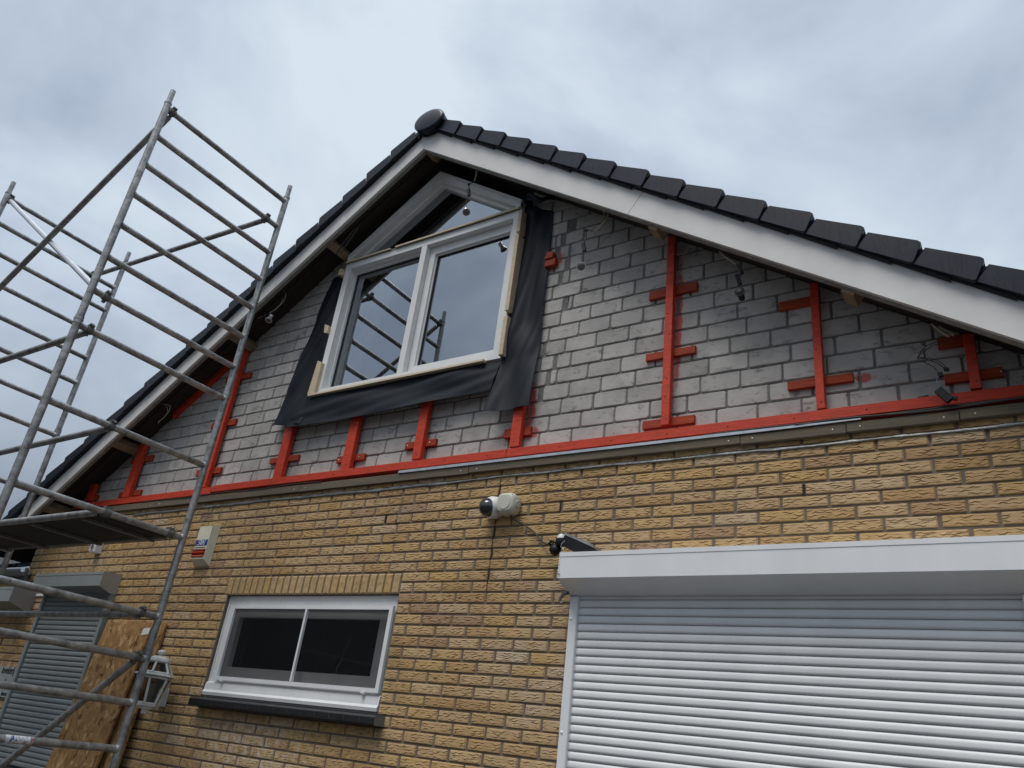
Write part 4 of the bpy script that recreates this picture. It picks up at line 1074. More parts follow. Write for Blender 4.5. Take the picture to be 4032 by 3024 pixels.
for (hx, hz, y) in ((0.052, 0.052, 0.0), (0.062, 0.062, -0.012), (0.064, 0.064, -0.06), (0.058, 0.058, -0.078), (0.046, 0.046, -0.086)):
    ring_ = []
    for k in range(32):
        a = 2*math.pi*k/32; c_, s_ = math.cos(a), math.sin(a)
        q = (abs(c_)**3.4+abs(s_)**3.4)**(-1/3.4)
        ring_.append((-2.508+hx*c_*q, y, 2.920+hz*s_*q))
    oct_.append(ring_)
vs = [p for r_ in oct_ for p in r_]
m_.add(vs, [(i*32+k, i*32+(k+1) % 32, (i+1)*32+(k+1) % 32, (i+1)*32+k) for i in range(4) for k in range(32)], True)
m_.add(vs, [tuple(range(128, 160))])
m_.build('body', M['beige'], jb)
m_ = MB(); m_.lathe((-2.508, -0.0862, 2.920), (0, -1, 0), [(0.040, 0), (0.039, 0.004)], n=28); m_.build('lid', M['beige'], jb)
m_ = MB(); m_.lathe((-2.444, -0.04, 2.920), (1, 0, 0), [(0.026, 0), (0.025, 0.003), (0.016, 0.0035)], n=24); m_.build('knockout', M['beige'], jb)
m_ = MB()
for x, z in ((-2.465, 2.965), (-2.468, 2.876), (-2.55, 2.873)): m_.lathe((x, -0.079, z), (0, -1, 0), [(0.004, 0), (0.003, 0.002)], n=8)
m_.build('screw', M['black'], jb)
m_ = MB(); m_.path([(-2.49, -0.04, 2.862), (-2.475, -0.035, 2.838), (-2.44, -0.02, 2.822), (-2.39, -0.012, 2.797), (-2.34, -0.012, 2.765), (-2.30, -0.012, 2.728), (-2.27, -0.014, 2.700), (-2.235, -0.03, 2.682), (-2.20, -0.06, 2.672), (-2.16, -0.08, 2.668)], 0.0048, 9)
m_.build('loose_cable', M['cable'], None, 'dark cable dangling from the junction box to the floodlight', 'cable')
# crack line down the wall
m_ = MB(); rs = random.Random(12); z = 3.10; x = -2.615; pts = []
while z > 2.42: pts.append((x+rs.uniform(-.004, .004), z)); z -= 0.03
for (p, q) in zip(pts[:-1], pts[1:]):
    m_.add([(p[0]-.0010, -0.0035, p[1]), (p[0]+.0010, -0.0035, p[1]), (q[0]+.0010, -0.0035, q[1]), (q[0]-.0010, -0.0035, q[1]), (p[0]-.0010, 0.004, p[1]), (p[0]+.0010, 0.004, p[1]), (q[0]+.0010, 0.004, q[1]), (q[0]-.0010, 0.004, q[1])],
           [(0, 1, 2, 3), (0, 3, 7, 4), (1, 5, 6, 2)])
m_.build('wall_crack', M['shade_and_gaps'], house)

# motion floodlight lying on the shutter box -----------------------
fl = empty('motion_floodlight', (-2.05, -0.10, 2.60), 'black motion sensor floodlight tipped over on the left end of the wide shutter box', 'floodlight')
m_ = MB(); m_.obox((-1.985, -0.10, 2.632), (1, 0, -0.42), (0, 1, 0), (0.42, 0, 1), 0.082, 0.055, 0.027); m_.build('lamp_housing', M['black'], fl)
m_ = MB(); m_.obox((-1.972, -0.10, 2.6635), (1, 0, -0.42), (0, 1, 0), (0.42, 0, 1), 0.088, 0.057, 0.006); m_.build('lamp_rim', M['alu'], fl)
m_ = MB(); m_.lathe((-2.088, -0.12, 2.645), (0.05, -0.1, 1), [(0.026, -0.005), (0.030, 0.006), (0.031, 0.022), (0.026, 0.036)], n=22); m_.build('sensor_body', M['black'], fl)
m_ = MB(); m_.lathe((-2.086, -0.124, 2.681), (0.05, -0.1, 1), [(0.024, 0), (0.021, 0.012), (0.012, 0.021), (0.001, 0.025)], n=20); m_.build('sensor_lens', M['camwhite'], fl)
m_ = MB(); m_.lathe((-2.115, -0.11, 2.635), (-0.3, -0.4, -0.6), [(0.022, -0.01), (0.030, 0.01), (0.028, 0.035), (0.016, 0.042)], n=18)
m_.path([(-2.12, -0.12, 2.66), (-2.15, -0.12, 2.672), (-2.165, -0.115, 2.66), (-2.15, -0.11, 2.64), (-2.158, -0.11, 2.62)], 0.006)
m_.build('bracket', M['black'], fl)
m_ = MB(); m_.path([(-2.04, -0.165, 2.655), (-2.055, -0.168, 2.640), (-2.06, -0.168, 2.622), (-2.045, -0.168, 2.615), (-2.04, -0.168, 2.602)], 0.0022); m_.build('wire_clip', M['steel'], fl)

# alarm siren ------------------------------------------------------
sr = empty('alarm_siren', (-5.26, -0.03, 2.65), 'cream wedge shaped alarm siren box with blue label and red lens', 'alarm')
m_ = MB()
fx0, fx1, bx0, bx1, d = -5.333, -5.185, -5.352, -5.168, 0.058
F = [(fx0, -d, 2.682), (fx1, -d, 2.682), (fx1, -d, 2.932), (fx0, -d, 2.932)]
Bk = [(bx0, 0.0, 2.640), (bx1, 0.0, 2.640), (bx1, 0.0, 2.951), (bx0, 0.0, 2.951)]
m_.add(F+Bk, [(0, 1, 2, 3), (0, 4, 5, 1), (1, 5, 6, 2), (2, 6, 7, 3), (3, 7, 4, 0)])
m_.build('case', M['cream'], sr)
m_ = MB(); m_.box(fx0+0.003, fx1-0.006, -d-0.0015, -d-0.0002, 2.783, 2.828); m_.build('label_plate', M['blue'], sr)
lt = MB()
def stroke(mb, pts, w, y0, y1):
    for (a, b) in zip(pts[:-1], pts[1:]):
        a = Vector((a[0], 0, a[1])); b = Vector((b[0], 0, b[1])); dd = (b-a)
        if dd.length < 1e-6: continue
        dn = dd.normalized(); nn = Vector((-dn.z, 0, dn.x))
        c = (a+b)/2; mb.obox((c.x, (y0+y1)/2, c.z), dn, (0, 1, 0), nn, dd.length/2+w*0.45, abs(y1-y0)/2, w/2)
bx_, bz_ = fx0+0.028, 2.788
def lp(x, z): return (bx_+x+z*0.22, bz_+z)
stroke(lt, [lp(0.026, 0.034), lp(0.006, 0.034), lp(0.004, 0.020), lp(0.022, 0.016), lp(0.020, 0.001), lp(0.0, 0.001)], 0.0052, -d-0.003, -d-0.0016)
stroke(lt, [lp(0.036, 0.034), lp(0.034, 0.004), lp(0.040, 0.001), lp(0.052, 0.034)], 0.0052, -d-0.003, -d-0.0016)
stroke(lt, [lp(0.060, 0.034), lp(0.058, 0.0)], 0.0052, -d-0.003, -d-0.0016)
stroke(lt, [lp(0.059, 0.017), lp(0.076, 0.017)], 0.0052, -d-0.003, -d-0.0016)
stroke(lt, [lp(0.080, 0.034), lp(0.076, 0.0)], 0.0052, -d-0.003, -d-0.0016)
lt.build('label_lettering', M['white'], sr)
m_ = MB(); m_.box(fx0+0.004, fx1-0.018, -d-0.002, -d-0.0002, 2.766, 2.772); m_.build('label_strip', M['gutter'], sr)
m_ = MB(); m_.prismx([(-d-0.0003, 2.758), (-d-0.008, 2.752), (-d-0.010, 2.745), (-d-0.003, 2.742), (-d-0.0003, 2.742)], fx0-0.002, fx1-0.004)
m_.prismx([(-d-0.0003, 2.7205), (-d-0.010, 2.727), (-d-0.008, 2.716), (-d-0.003, 2.711), (-d-0.0003, 2.711)], fx0-0.002, fx1-0.004); m_.build('lens_rib', M['darkred'], sr)
m_ = MB(); m_.prismx([(-d-0.0003, 2.7415), (-d-0.004, 2.7415), (-d-0.009, 2.734), (-d-0.009, 2.728), (-d-0.0003, 2.721)], fx0-0.002, fx1-0.004)
m_.prismx([(-d-0.0003, 2.7105), (-d-0.004, 2.7105), (-d-0.008, 2.703), (-d-0.006, 2.697), (-d-0.0003, 2.695)], fx0-0.002, fx1-0.008); m_.build('strobe_lens', M['amber'], sr)
m_ = MB()
for x in (fx0+0.014, fx1-0.014): m_.lathe((x, -d, 2.689), (0, -1, 0), [(0.0035, 0), (0.003, 0.001)], n=8)
m_.build('screw', M['black'], sr)

# small white sensor on the far left -------------------------------
sn = empty('wall_sensor', (-6.76, -0.03, 2.78), 'small white square sensor box with a round grey face under the platform', 'sensor')
m_ = MB(); m_.bbox(-6.80, -6.715, -0.065, -0.001, 2.785, 2.872, 0.005); m_.build('body', M['camwhite'], sn)
m_ = MB(); m_.lathe((-6.76, -0.0652, 2.83), (0, -1, 0), [(0.034, 0), (0.034, 0.004), (0.028, 0.0042), (0.026, 0.001)], n=26); m_.build('ring', M['camwhite'], sn)
m_ = MB(); m_.lathe((-6.76, -0.0662, 2.83), (0, -1, 0), [(0.0262, 0), (0.0262, 0.0018), (0.006, 0.0022), (0.005, 0.0012)], n=26); m_.build('grille', M['gutter'], sn)

# wall lantern -----------------------------------------------------
lp_ = empty('wall_lantern', (-5.15, -0.17, 1.60), 'weathered white hexagonal carriage lantern on the brick wall behind the scaffold post', 'lamp')
cx, cy = -5.185, -0.165
def hexring(r, z, a0=R(12), n=6): return [(cx+r*math.cos(a0+k*2*math.pi/n), cy+r*math.sin(a0+k*2*math.pi/n), z) for k in range(n)]
def hexsolid(mb, rz):
    rg = [hexring(r, z) for r, z in rz]; vs = [p for g_ in rg for p in g_]
    mb.add(vs, [(i*6+k, i*6+(k+1) % 6, (i+1)*6+(k+1) % 6, (i+1)*6+k) for i in range(len(rg)-1) for k in range(6)]+[tuple(range(5, -1, -1)), tuple(range((len(rg)-1)*6, len(rg)*6))])
def hexcage(mb, r0, z0, r1, z1, w, glassmb):
    a = hexring(r0, z0); b = hexring(r1, z1)
    for k in range(6):
        p, q = Vector(a[k]), Vector(b[k]); mb.tube(p, q, w, 6)
        mb.tube(a[k], a[(k+1) % 6], w, 6); mb.tube(b[k], b[(k+1) % 6], w, 6)
    glassmb.add(a+b, [(k, (k+1) % 6, (k+1) % 6+6, k+6) for k in range(6)])
fr_ = MB(); gl_ = MB()
hexcage(fr_, 0.070, 1.668, 0.112, 1.832, 0.0085, gl_)
hexcage(fr_, 0.108, 1.862, 0.062, 1.935, 0.0085, gl_)
fr_.build('lantern_frame', M['lampwhite'], lp_); gl_.build('lantern_glass', M['glass_lamp'], lp_)
m_ = MB(); hexsolid(m_, [(0.112, 1.840), (0.142, 1.843), (0.142, 1.849), (0.112, 1.858)]); m_.build('brim', M['lampwhite'], lp_)
m_ = MB(); hexsolid(m_, [(0.070, 1.932), (0.078, 1.938), (0.072, 1.955), (0.050, 1.968), (0.022, 1.974)])
m_.lathe((cx, cy, 1.974), (0, 0, 1), [(0.014, 0), (0.016, 0.006), (0.028, 0.012), (0.029, 0.024), (0.020, 0.036), (0.004, 0.040)], n=16); m_.build('cap', M['lampwhite'], lp_)
m_ = MB(); hexsolid(m_, [(0.012, 1.598), (0.022, 1.604), (0.026, 1.628), (0.048, 1.634), (0.052, 1.646), (0.076, 1.652), (0.078, 1.662)]); m_.build('foot', M['lampwhite'], lp_)
m_ = MB(); m_.lathe((cx, cy, 1.668), (0, 0, 1), [(0.016, 0), (0.016, 0.05), (0.024, 0.065), (0.026, 0.10), (0.012, 0.122), (0.002, 0.126)], n=14); m_.build('bulb', M['beige'], lp_)
m_ = MB(); m_.path([(cx-0.02, cy+0.05, 1.655), (cx-0.04, cy+0.11, 1.64), (cx-0.06, -0.02, 1.67), (cx-0.06, -0.012, 1.73)], 0.009)
m_.bbox(cx-0.10, cx-0.03, -0.014, -0.0015, 1.66, 1.78, 0.004); m_.build('wall_bracket', M['lampwhite'], lp_)

# signs ------------------------------------------------------------
def sign(name, lab, x0, x1, z0, z1, text, tx, tz, size):
    t = empty(name, ((x0+x1)/2, -0.01, z0), lab, 'sign')
    m_ = MB(); m_.bbox(x0, x1, -0.022, -0.0015, z0, z1, 0.002); m_.build('plate', M['signplate'], t)
    c = bpy.data.curves.new('lettering', 'FONT'); c.body = text; c.size = size; c.align_x = 'RIGHT'; c.extrude = 0.0008; c.offset = 0.0012
    c.shear = 0.0
    o = bpy.data.objects.new('lettering_curve', c); col.objects.link(o)
    dg = bpy.context.evaluated_depsgraph_get(); me = bpy.data.meshes.new_from_object(o.evaluated_get(dg))
    bpy.data.objects.remove(o)
    for v in me.vertices:
        x, y, z = v.co
        v.co = (tx+x*0.72-ORG[t].x, -0.0232-z-ORG[t].y, tz+y-ORG[t].z)
    me.materials.clear(); me.materials.append(M['signink'])
    lo = bpy.data.objects.new('lettering', me); col.objects.link(lo); lo.parent = t
    return t
s1 = sign('house_sign', 'grey house sign with black old style lettering beside the narrow shutter', -7.86, -7.335, 1.70, 1.826, 'kwekerij', -7.372, 1.772, 0.085)
m_ = MB()
for k, (dx, dz, r_) in enumerate(((0, 0, .004), (-.012, -.010, .006), (.012, -.010, .006), (0, -.016, .007))): m_.lathe((-7.47+dx, -0.0222, 1.733+dz), (0, -1, 0), [(r_, 0), (r_*0.8, 0.0012)], n=10)
m_.build('ornament', M['signink'], s1)
s2 = sign('house_sign', 'smaller lighter sign hung just below the lettered house sign', -7.80, -7.352, 1.586, 1.652, 'komen', -7.368, 1.602, 0.045)

# leaning boards ---------------------------------------------------
def board(lab, xt0, xt1, zt, zt2, xb0, xb1, yt, yb, th, group='strand boards leaning on the wall'):
    t = empty('strand_board', ((xb0+xb1)/2, yb, 0), lab, 'board', group)
    T0 = Vector((xt0, yt, zt)); T1 = Vector((xt1, yt, zt2)); B0 = Vector((xb0, yb, 0.01)); B1 = Vector((xb1, yb, 0.01))
    nrm = (T1-T0).cross(B0-T0).normalized()
    if nrm.y > 0: nrm = -nrm
    o_ = nrm*(-th)
    vs = [T0, T1, B1, B0, T0+o_, T1+o_, B1+o_, B0+o_]
    m_ = MB(); m_.add(vs, [(0, 1, 2, 3), (7, 6, 5, 4), (0, 4, 5, 1), (1, 5, 6, 2), (2, 6, 7, 3), (3, 7, 4, 0)])
    m_.build('panel', M['osb'], t)
    return t, nrm
b1, n1 = board('front strand board with a paper label leaning against the wall behind the scaffold', -6.174, -5.575, 2.22, 2.178, -6.19, -5.60, -0.055, -0.255, 0.018)
b2, n2 = board('second strand board mostly hidden behind the labelled one', -6.05, -5.458, 2.235, 2.212, -6.03, -5.42, -0.022, -0.160, 0.018)
m_ = MB()
def onb(x, z): return Vector((x, -0.055-0.2*(2.2-z)/2.2, z))
lb = [onb(-5.655, 2.172), onb(-5.575, 2.176), onb(-5.575, 2.130), onb(-5.662, 2.121)]
m_.add([p+n1*0.0018 for p in lb]+[p+n1*0.0004 for p in lb], [(0, 1, 2, 3), (0, 4, 5, 1), (1, 5, 6, 2), (2, 6, 7, 3), (3, 7, 4, 0)])
m_.build('paper_label', M['paper'], b1)

# scaffold tower ---------------------------------------------------
TX1, TX2, TY1, TY2, Z0, RS = -4.931, -7.3485, -1.6127, -0.4316, 5.6481, 0.26625
TO = (-6.14, -1.02, 0)
tower = empty('scaffold_tower', TO, 'tall galvanised tube scaffold tower with ladder frames at the left', 'scaffold')
segs = [([0, 1, 2, 3, 4, 5, 6], Z0+0.045, Z0-RS*6.86, True), ([7, 9, 11, 13], Z0-RS*6.86, Z0-RS*13.86, False), ([14, 15, 16, 17, 18, 19, 20], Z0-RS*13.86, 0.10, False)]
for X in (TX1, TX2):
    for (ks, zt, zb, top) in segs:
        fr = empty('ladder_frame', (X, (TY1+TY2)/2, zb)); fr.parent = tower; fr.location = Vector((X, (TY1+TY2)/2, zb))-Vector(TO)
        for Y in (TY1, TY2): m_ = MB(); m_.tube((X, Y, zb), (X, Y, zt-0.001), 0.0243, 18); m_.build('upright', M['alu'], fr)
        for Y in (TY1, TY2):
            s_ = MB()
            s_.tube((X, Y, zt), (X, Y, zt+(0.125 if top else 0.03)), 0.0197 if top else 0.0238, 16)
            if top: s_.tube((X, Y, zt-0.008), (X, Y, zt+0.004), 0.0272, 16)
            s_.build('spigot', M['alu'], fr)
            if not top:
                s_ = MB(); s_.tube((X, Y, zt-0.035), (X, Y, zt+0.02), 0.0279, 16); s_.tube((X, Y, zt-0.008), (X, Y, zt-0.001), 0.0298, 16); s_.build('coupling_collar', M['alu'], fr)
        for k in ks:
            z = Z0-RS*k; s_ = MB()
            s_.tube((X, TY1+0.018, z), (X, TY2-0.018, z), 0.0218, 16)
            s_.lathe((X, TY1+0.014, z), (0, 1, 0), [(0.0275, 0), (0.025, 0.010), (0.0218, 0.016)], n=16)
            s_.lathe((X, TY2-0.014, z), (0, -1, 0), [(0.0275, 0), (0.025, 0.010), (0.0218, 0.016)], n=16)
            s_.build('rung', M['alu'], fr)
    for Y in (TY1, TY2):
        m_ = MB(); m_.tube((X, Y, 0.085), (X, Y, 0.10), 0.05, 16); m_.obox((X, Y, 0.065), (1, 0, 0), (0, 1, 0), (0, 0, 1), 0.03, 0.045, 0.02)
        m_.lathe((X-0.016, Y, 0.055), (1, 0, 0), [(0.03, 0), (0.054, 0.004), (0.054, 0.028), (0.03, 0.032)], n=20)
        m_.build('castor', M['clamp'], tower)
def clamp_at(mb, p, d):
    """hook clamp: curved shell over a rung plus a trigger lug"""
    p = Vector(p); d = Vector(d).normalized()
    mb.tube(p+Vector((0, -0.021, 0)), p+Vector((0, 0.021, 0)), 0.0275, 14)
    mb.obox(p+Vector((0.006, 0, 0.030)), (1, 0, 0.25), (0, 1, 0), (-0.25, 0, 1), 0.020, 0.014, 0.007)
    mb.obox(p+Vector((0.028, 0.004, 0.022)), (1, 0, 0.8), (0, 1, 0), (-0.8, 0, 1), 0.010, 0.010, 0.005)
    mb.obox(p+Vector((-0.012, 0, -0.030)), (1, 0, 0), (0, 1, 0), (0, 0, 1), 0.011, 0.010, 0.009)
def brace(a, b, mat_='alu', lab=None):
    m_ = MB(); a = Vector(a); b = Vector(b); d = (b-a).normalized()
    off = Vector((0, 0, -0.012))
    m_.tube(a+d*0.03+off, b-d*0.03+off, 0.0218, 16)
    br = m_.build('brace', M[mat_], tower, label=lab)
    for p, s_ in ((a, d), (b, -d)):
        c_ = MB(); clamp_at(c_, p, s_); c_.build('clamp', M['clamp'], br)
def zk(k): return Z0-RS*k
brace((TX1, -1.5605, zk(0)), (TX2, -1.5765, zk(6)), lab='diagonal brace falling away from the top rung')
brace((TX1, -0.5594, zk(1)), (TX2, -0.6819, zk(1)), lab='horizontal brace joining the second rungs near the house')
brace((TX2, -1.5765, zk(0)), (TX1, -1.5073, zk(6)), 'alu_bright', lab='brighter newer diagonal brace')
brace((TX1, -1.5286, zk(7)), (TX2, -1.5339, zk(7)), lab='horizontal brace at the upper coupling')
brace((TX1, -1.1771, zk(9)), (TX2, -1.1399, zk(9)), lab='guard rail brace above the platform')
brace((TX1, -0.5669, zk(13)), (TX2, -0.5115, zk(13)), lab='horizontal brace under the platform')
brace((TX1, -0.5009, zk(14)), (TX2, -0.6074, zk(20)-0.05), lab='low diagonal brace crossing in front of the boards')
# platform hung on the rungs
pl = MB(); zp = zk(11)
pl.box(TX2+0.03, TX1-0.03, -1.044, -0.555, zp-0.024, zp-0.010)
pf = pl.build('platform', M['ply'], tower)
for y in (-1.06, -0.540):
    m_ = MB(); m_.tube((TX2+0.035, y, zp-0.012), (TX1-0.035, y, zp-0.012), 0.022, 16); m_.build('side_rail', M['alu'] if y < -0.9 else M['clamp'], pf)
for x in (-5.14, -5.80, -6.55, -7.15):
    m_ = MB(); m_.box(x-0.022, x+0.022, -1.0419, -0.5136, zp-0.042, zp-0.0245); m_.build('cross_bar', M['clamp'], pf)
for x in (TX1, TX2):
    for y in (-1.012, -0.5434):
        m_ = MB(); m_.tube((x, y-0.024, zp), (x, y+0.024, zp), 0.0290, 14); m_.obox((x, y, zp+0.03), (1, 0, 0), (0, 1, 0), (0, 0, 1), 0.02, 0.02, 0.01); m_.build('hook', M['clamp'], pf)
# scuffed sticker wrapped round a rung
def wrap(mb, y0, y1, r, a0, a1, z, x=TX1, n=10):
    vs = []
    for i in range(n+1):
        a = a0+(a1-a0)*i/n
        vs += [(x+r*math.cos(a), y0, z+r*math.sin(a)), (x+r*math.cos(a), y1, z+r*math.sin(a))]
    mb.add(vs, [(2*i, 2*i+1, 2*i+3, 2*i+2) for i in range(n)], True)
stt = empty('torn_sticker', (TX1, -1.0547, zk(16)), 'torn white sticker with a red and blue border round the lowest visible rung', 'sticker')
m_ = MB(); wrap(m_, -1.1345, -0.9801, 0.0226, R(-70), R(75), zk(16)); m_.build('paper', M['sticker'], stt)
m_ = MB(); wrap(m_, -1.0973, -0.9833, 0.0230, R(-52), R(-44), zk(16)); wrap(m_, -0.9908, -0.9854, 0.0230, R(-44), R(40), zk(16)); m_.build('red_border', M['stickerred'], stt)
m_ = MB(); wrap(m_, -1.11, -1.0994, 0.0230, R(-30), R(10), zk(16)); wrap(m_, -1.0994, -1.0887, 0.0230, R(0), R(50), zk(16)); m_.build('blue_mark', M['stickerblue'], stt)

# added unseen house, placed to shade the left part of the wall
nb = empty('added_shade_house', (-12.0, -4.8, 0), 'brown brick house added out of view at the far left to shade the wall', 'house')
m_ = MB(); m_.box(-14.6, -9.6, -10.5, -2.4, 0.0, 3.6); m_.build('wall', mat('added_house_brown_brick', (0.16, 0.10, 0.07), 0.9, var=0.4, vscale=5), nb)
m_ = MB(); m_.prism([(-14.9, 3.6), (-9.35, 3.6), (-9.35, 3.7), (-12.1, 6.6), (-14.9, 3.7)], -10.8, -2.1); m_.build('roof', M['annextile'], nb)  # roof of the added unseen house
for y in (-9.0, -6.4, -3.8):
    m_ = MB(); m_.box(-9.6, -9.57, y-0.6, y+0.6, 1.0, 2.3); w_ = m_.build('window', M['pvc'], nb)
    m_ = MB(); m_.box(-9.57, -9.56, y-0.52, y+0.52, 1.08, 2.22); m_.build('pane', M['black'], w_)

# neighbouring annex on the far left --------------------------------
an = empty('brick_annex', (-9.4, 1.0, 0), 'low brick annex with grey pantiles and a gutter at the far left', 'building')
ab = MB(); ab.tone = []; ab.groove = []
for k in range(-30, 1): brick_row(k, -10.5, CL-0.006, ab, [])
ab.build('wall', M['brick'], an)
m_ = MB(); m_.box(-10.5, CL-0.002, y0m, 0.12, 0.02, 2.56); m_.build('mortar_bed', M['mortar'], an)
# pantile roof rising away from the gutter
P = []
nx = 150
for i in range(9):
    t = i/8; row = []
    for j in range(nx+1):
        x = -10.5+(CL-0.03+10.5)*j/nx
        w_ = 0.020*math.sin((x+10.5)*2*math.pi/0.105)
        row.append((x, -0.06+1.55*t, 2.665+0.62*t+w_))
    P.append(row)
# steps of overlapping tiles
P2 = []
for i in range(5):
    for (t, dz) in ((i/5, 0.0), ((i+1)/5-0.002, -0.022)):
        row = []
        for j in range(nx+1):
            x = -10.5+(CL-0.03+10.5)*j/nx; w_ = 0.019*math.sin((x+10.5)*2*math.pi/0.105)
            row.append((x, -0.07+1.6*t, 2.672+0.70*t+w_+dz+0.022))
        P2.append(row)
m_ = MB(); m_.grid(P2); m_.build('pantile_roof', M['annextile'], an)
m_ = MB(); m_.box(-10.5, CL+0.06, 1.56, 1.60, 2.6, 4.2); m_.box(-10.5, CL-0.002, 0.121, 1.55, 2.56, 2.62); m_.build('dark_cladding', M['cladding'], an)
m_ = MB()   # half round gutter in front of the eave
prof = [(-0.085+0.055*math.cos(a), 2.645+0.055*math.sin(a)) for a in [R(180+18*k) for k in range(11)]]+[(-0.085+0.050*math.cos(a), 2.645+0.050*math.sin(a)) for a in [R(360-18*k) for k in range(11)]]
m_.prismx(prof, -10.5, -7.70); m_.build('gutter', M['gutter'], an)
m_ = MB(); m_.bbox(-10.5, -7.76, -0.028, -0.002, 2.575, 2.640, 0.003); m_.build('eave_board', M['gutter'], an)
m_ = MB(); m_.path([(-7.70, -0.085, 2.66), (-7.69, -0.085, 2.62), (-7.705, -0.06, 2.58), (-7.72, -0.03, 2.55)], 0.016, 10); m_.build('gutter_end', M['gutter'], an)
m_ = MB(); m_.add([(-10.4, 0.0, 2.70), (CL-0.005, 0.02, 2.70), (CL-0.005, 1.5, 3.40), (CL-0.045, 1.5, 3.43), (CL-0.045, 0.02, 2.735), (CL-0.005, 0.02, 2.735)], [(1, 2, 3, 4)]); m_.build('roof_flashing', M['gutter'], an)

# dangling spot lamps and loose wiring under the overhang -----------
GL = 'bare spot lamps dangling under the roof overhang'
def spot_lamp(lab, top, mid, conn, head, tilt, silver=True, ctop=None):
    t = empty('spot_lamp', head, lab, 'spot lamp', GL)
    top, mid, conn, head = (Vector(p) for p in (top, mid, conn, head))
    m_ = MB()
    c1 = (top+mid)/2+Vector((0.012, 0, -0.005))
    m_.path([top, c1, mid, (mid+conn)/2+Vector((0.008, 0, 0)), conn+Vector((0, 0, 0.03))], 0.0028)
    m_.path([top+Vector((0.01, 0, 0)), c1+Vector((-0.02, 0, 0.004)), mid+Vector((0.006, 0, 0.004)), (mid+conn)/2+Vector((-0.008, 0, 0)), conn+Vector((0.002, 0, 0.03))], 0.0022)
    m_.path([conn-Vector((0, 0, 0.03)), (conn+head)/2+Vector((-0.012, 0, 0)), head], 0.002)
    m_.build('wire', M['cable'], t)
    m_ = MB(); m_.obox(conn, (1, 0, 0.25), (0, 1, 0), (-0.25, 0, 1), 0.011, 0.008, 0.034); m_.build('connector', M['black'], t)
    m_ = MB(); m_.obox(mid, (1, 0, 0.1), (0, 1, 0), (0, 0, 1), 0.009, 0.007, 0.006); m_.build('terminal', M['black'], t)
    ax = Vector(tilt).normalized()
    m_ = MB(); m_.lathe(head, ax, [(0.012, -0.028), (0.016, -0.024), (0.017, -0.006), (0.012, 0.0), (0.018, 0.010), (0.026, 0.034), (0.029, 0.036), (0.029, 0.042)], n=18); m_.build('lamp_housing', M['chrome'] if silver else M['black'], t)
    m_ = MB(); m_.lathe(head+ax*0.0422, ax, [(0.025, 0), (0.020, 0.004), (0.006, 0.005)], n=16); m_.build('lamp_face', M['clamp'] if silver else M['black'], t)
    return t
spot_lamp('chrome spot lamp hanging in front of the triangular top pane of the window', (-3.092, -0.15, 5.425), (-3.150, -0.15, 5.418), (-3.136, -0.15, 5.332), (-3.131, -0.15, 5.165), (0.45, -0.35, -0.8))
m_ = MB(); m_.path([(-3.094, -0.15, 5.545), (-3.092, -0.15, 5.48)], 0.008); m_.path([(-3.092, -0.15, 5.48), (-3.10, -0.15, 5.43)], 0.005)
m_.build('conduit_tail', M['cable_w'], None, 'short white conduit tail above the spot lamp at the window top', 'conduit')
spot_lamp('chrome spot lamp hanging against the grey blocks right of the window', (-2.03, -0.12, 4.66), (-2.112, -0.12, 4.690), (-2.120, -0.12, 4.560), (-2.118, -0.12, 4.410), (0.3, -0.8, -0.5))
m_ = MB(); m_.path([(-2.02, -0.12, 4.845), (-1.995, -0.12, 4.80), (-1.985, -0.12, 4.74), (-1.99, -0.12, 4.715), (-2.03, -0.12, 4.68), (-2.055, -0.12, 4.665)], 0.006)
m_.path([(-1.96, -0.12, 4.81), (-1.968, -0.12, 4.74), (-1.99, -0.122, 4.70), (-2.04, -0.122, 4.655)], 0.006)
m_.build('conduit_tail', M['cable_w'], None, 'pair of beige conduit tails above the lamp right of the window', 'conduit')
spot_lamp('black spot lamp disc dangling right of the tallest red batten', (-1.150, -0.10, 4.170), (-1.122, -0.10, 4.110), (-1.142, -0.10, 4.072), (-1.129, -0.10, 3.965), (0.1, -1, 0.1), False)
m_ = MB(); m_.path([(-1.245, -0.10, 4.285), (-1.21, -0.10, 4.24), (-1.15, -0.10, 4.175)], 0.008)
m_.build('conduit_tail', M['cable_w'], None, 'beige conduit tail right of the tallest red batten', 'conduit')
t = empty('wire_bundle', (-0.26, -0.05, 3.24), 'tangle of black and grey wires with a connector at the right gable end', 'wires')
m_ = MB()
def W(*p): return [(a, -0.05+0.004*math.sin(i*2.1), b) for i, (a, b) in enumerate(p)]
m_.path(W((-0.20, 3.53), (-0.25, 3.535), (-0.295, 3.52), (-0.325, 3.49), (-0.338, 3.468), (-0.30, 3.452), (-0.26, 3.425), (-0.228, 3.385)), 0.0022)
m_.path(W((-0.21, 3.525), (-0.27, 3.52), (-0.32, 3.485), (-0.337, 3.462), (-0.31, 3.44), (-0.275, 3.405), (-0.258, 3.372)), 0.0022)
m_.path(W((-0.338, 3.468), (-0.29, 3.46), (-0.25, 3.43), (-0.228, 3.40)), 0.002)
m_.build('wire', M['cable'], t)
m_ = MB(); m_.path(W((-0.305, 3.52), (-0.35, 3.50), (-0.37, 3.475), (-0.383, 3.455)), 0.0018); m_.path(W((-0.305, 3.52), (-0.300, 3.49), (-0.296, 3.455)), 0.003); m_.build('grey_wire', M['cable_w'], t)
m_ = MB(); m_.path(W((-0.258, 3.366), (-0.272, 3.345), (-0.272, 3.325), (-0.262, 3.305)), 0.0022); m_.build('blue_wire', M['cable_b'], t)
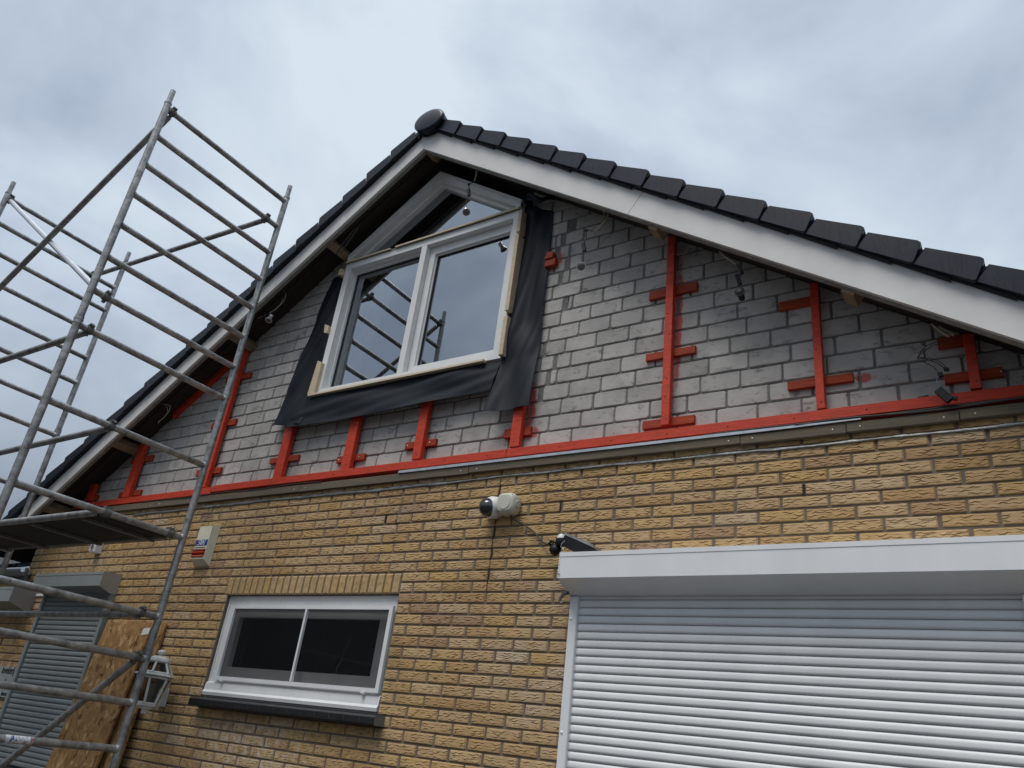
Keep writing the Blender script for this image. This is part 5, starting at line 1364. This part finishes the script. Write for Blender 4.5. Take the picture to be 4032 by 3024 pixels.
m_ = MB(); m_.obox((-0.250, -0.055, 3.262), (0.55, 0, -0.75), (0, 1, 0), (0.75, 0, 0.55), 0.036, 0.012, 0.017); m_.obox((-0.222, -0.055, 3.243), (0.9, 0, -0.3), (0, 1, 0), (0.3, 0, 0.9), 0.02, 0.008, 0.007)
m_.build('connector', M['black'], t)
m_ = MB(); m_.obox((-0.254, -0.05, 3.365), (1, 0, 0.3), (0, 1, 0), (-0.3, 0, 1), 0.010, 0.008, 0.010); m_.build('connector', M['black'], t); m_ = MB(); m_.obox((-0.228, -0.05, 3.388), (1, 0, -0.3), (0, 1, 0), (0.3, 0, 1), 0.010, 0.007, 0.007)
m_.build('connector', M['black'], t)
m_ = MB(); m_.obox((-0.338, 0.02, 3.296), (1, 0, 0.1), (0, 1, 0), (-0.1, 0, 1), 0.022, 0.01, 0.006); m_.build('fallen_clip', M['black'], t)
m_ = MB(); m_.path([(-0.262, -0.06, 3.625), (-0.225, -0.06, 3.575), (-0.198, -0.06, 3.545)], 0.0075); m_.path([(-0.235, -0.06, 3.605), (-0.20, -0.06, 3.57), (-0.178, -0.06, 3.548)], 0.0075)
m_.build('conduit_tail', M['cable_w'], None, 'two parallel beige conduit tails at the right end under the roof', 'conduit')
spot_lamp('small chrome spot lamp under the left eave behind the scaffold post', (-5.30, -0.13, 4.735), (-5.215, -0.13, 4.752), (-5.160, -0.13, 4.745), (-5.118, -0.13, 4.715), (0.1, -0.3, -1))
m_ = MB(); m_.path([(-5.30, -0.13, 4.74), (-5.18, -0.13, 4.755), (-5.09, -0.12, 4.79), (-5.03, -0.11, 4.86), (-5.02, -0.11, 4.92), (-5.05, -0.12, 4.97)], 0.005)
m_.path([(-5.20, -0.13, 4.75), (-5.12, -0.12, 4.78), (-5.06, -0.11, 4.84), (-5.05, -0.11, 4.90)], 0.004)
m_.build('conduit_loop', M['cable_w'], None, 'loop of beige cable under the left eave', 'cable')
m_ = MB(); m_.path([(-6.42, -0.14, 4.10), (-6.32, -0.14, 4.085), (-6.22, -0.14, 4.06), (-6.16, -0.14, 4.04), (-6.15, -0.14, 3.99), (-6.20, -0.14, 3.93), (-6.26, -0.14, 3.90), (-6.25, -0.14, 3.885)], 0.003)
m_.path([(-6.30, -0.14, 4.085), (-6.20, -0.14, 4.03), (-6.17, -0.14, 3.98)], 0.0022)
m_.build('loose_wire', M['cable_w'], None, 'thin pale wire dangling under the lower left eave', 'wire')
m_ = MB()
for k in range(2):
    m_.path([(-4.25-0.05*k, -0.16, 5.36), (-4.30-0.05*k, -0.16, 5.28), (-4.36-0.06*k, -0.15, 5.22), (-4.42-0.05*k, -0.14, 5.16)], 0.006)
m_.build('loose_wire', M['cable'], None, 'dark looped cables in the shade left of the window top', 'wire')
# crumpled membrane end at the top right corner of the window
m_ = MB(); P = []
for i in range(9):
    row = []
    for j in range(13):
        u = j/12; t_ = i/8
        row.append((-2.74+0.27*u, 0.0-0.045*math.sin(u*3.1)-0.02*math.sin(u*9+t_*5), 5.17+0.06*t_+0.02*math.sin(u*7)-0.04*u))
    P.append(row)
m_.grid(P, 0.003); m_.build('crumpled_end', M['epdm'], memb)
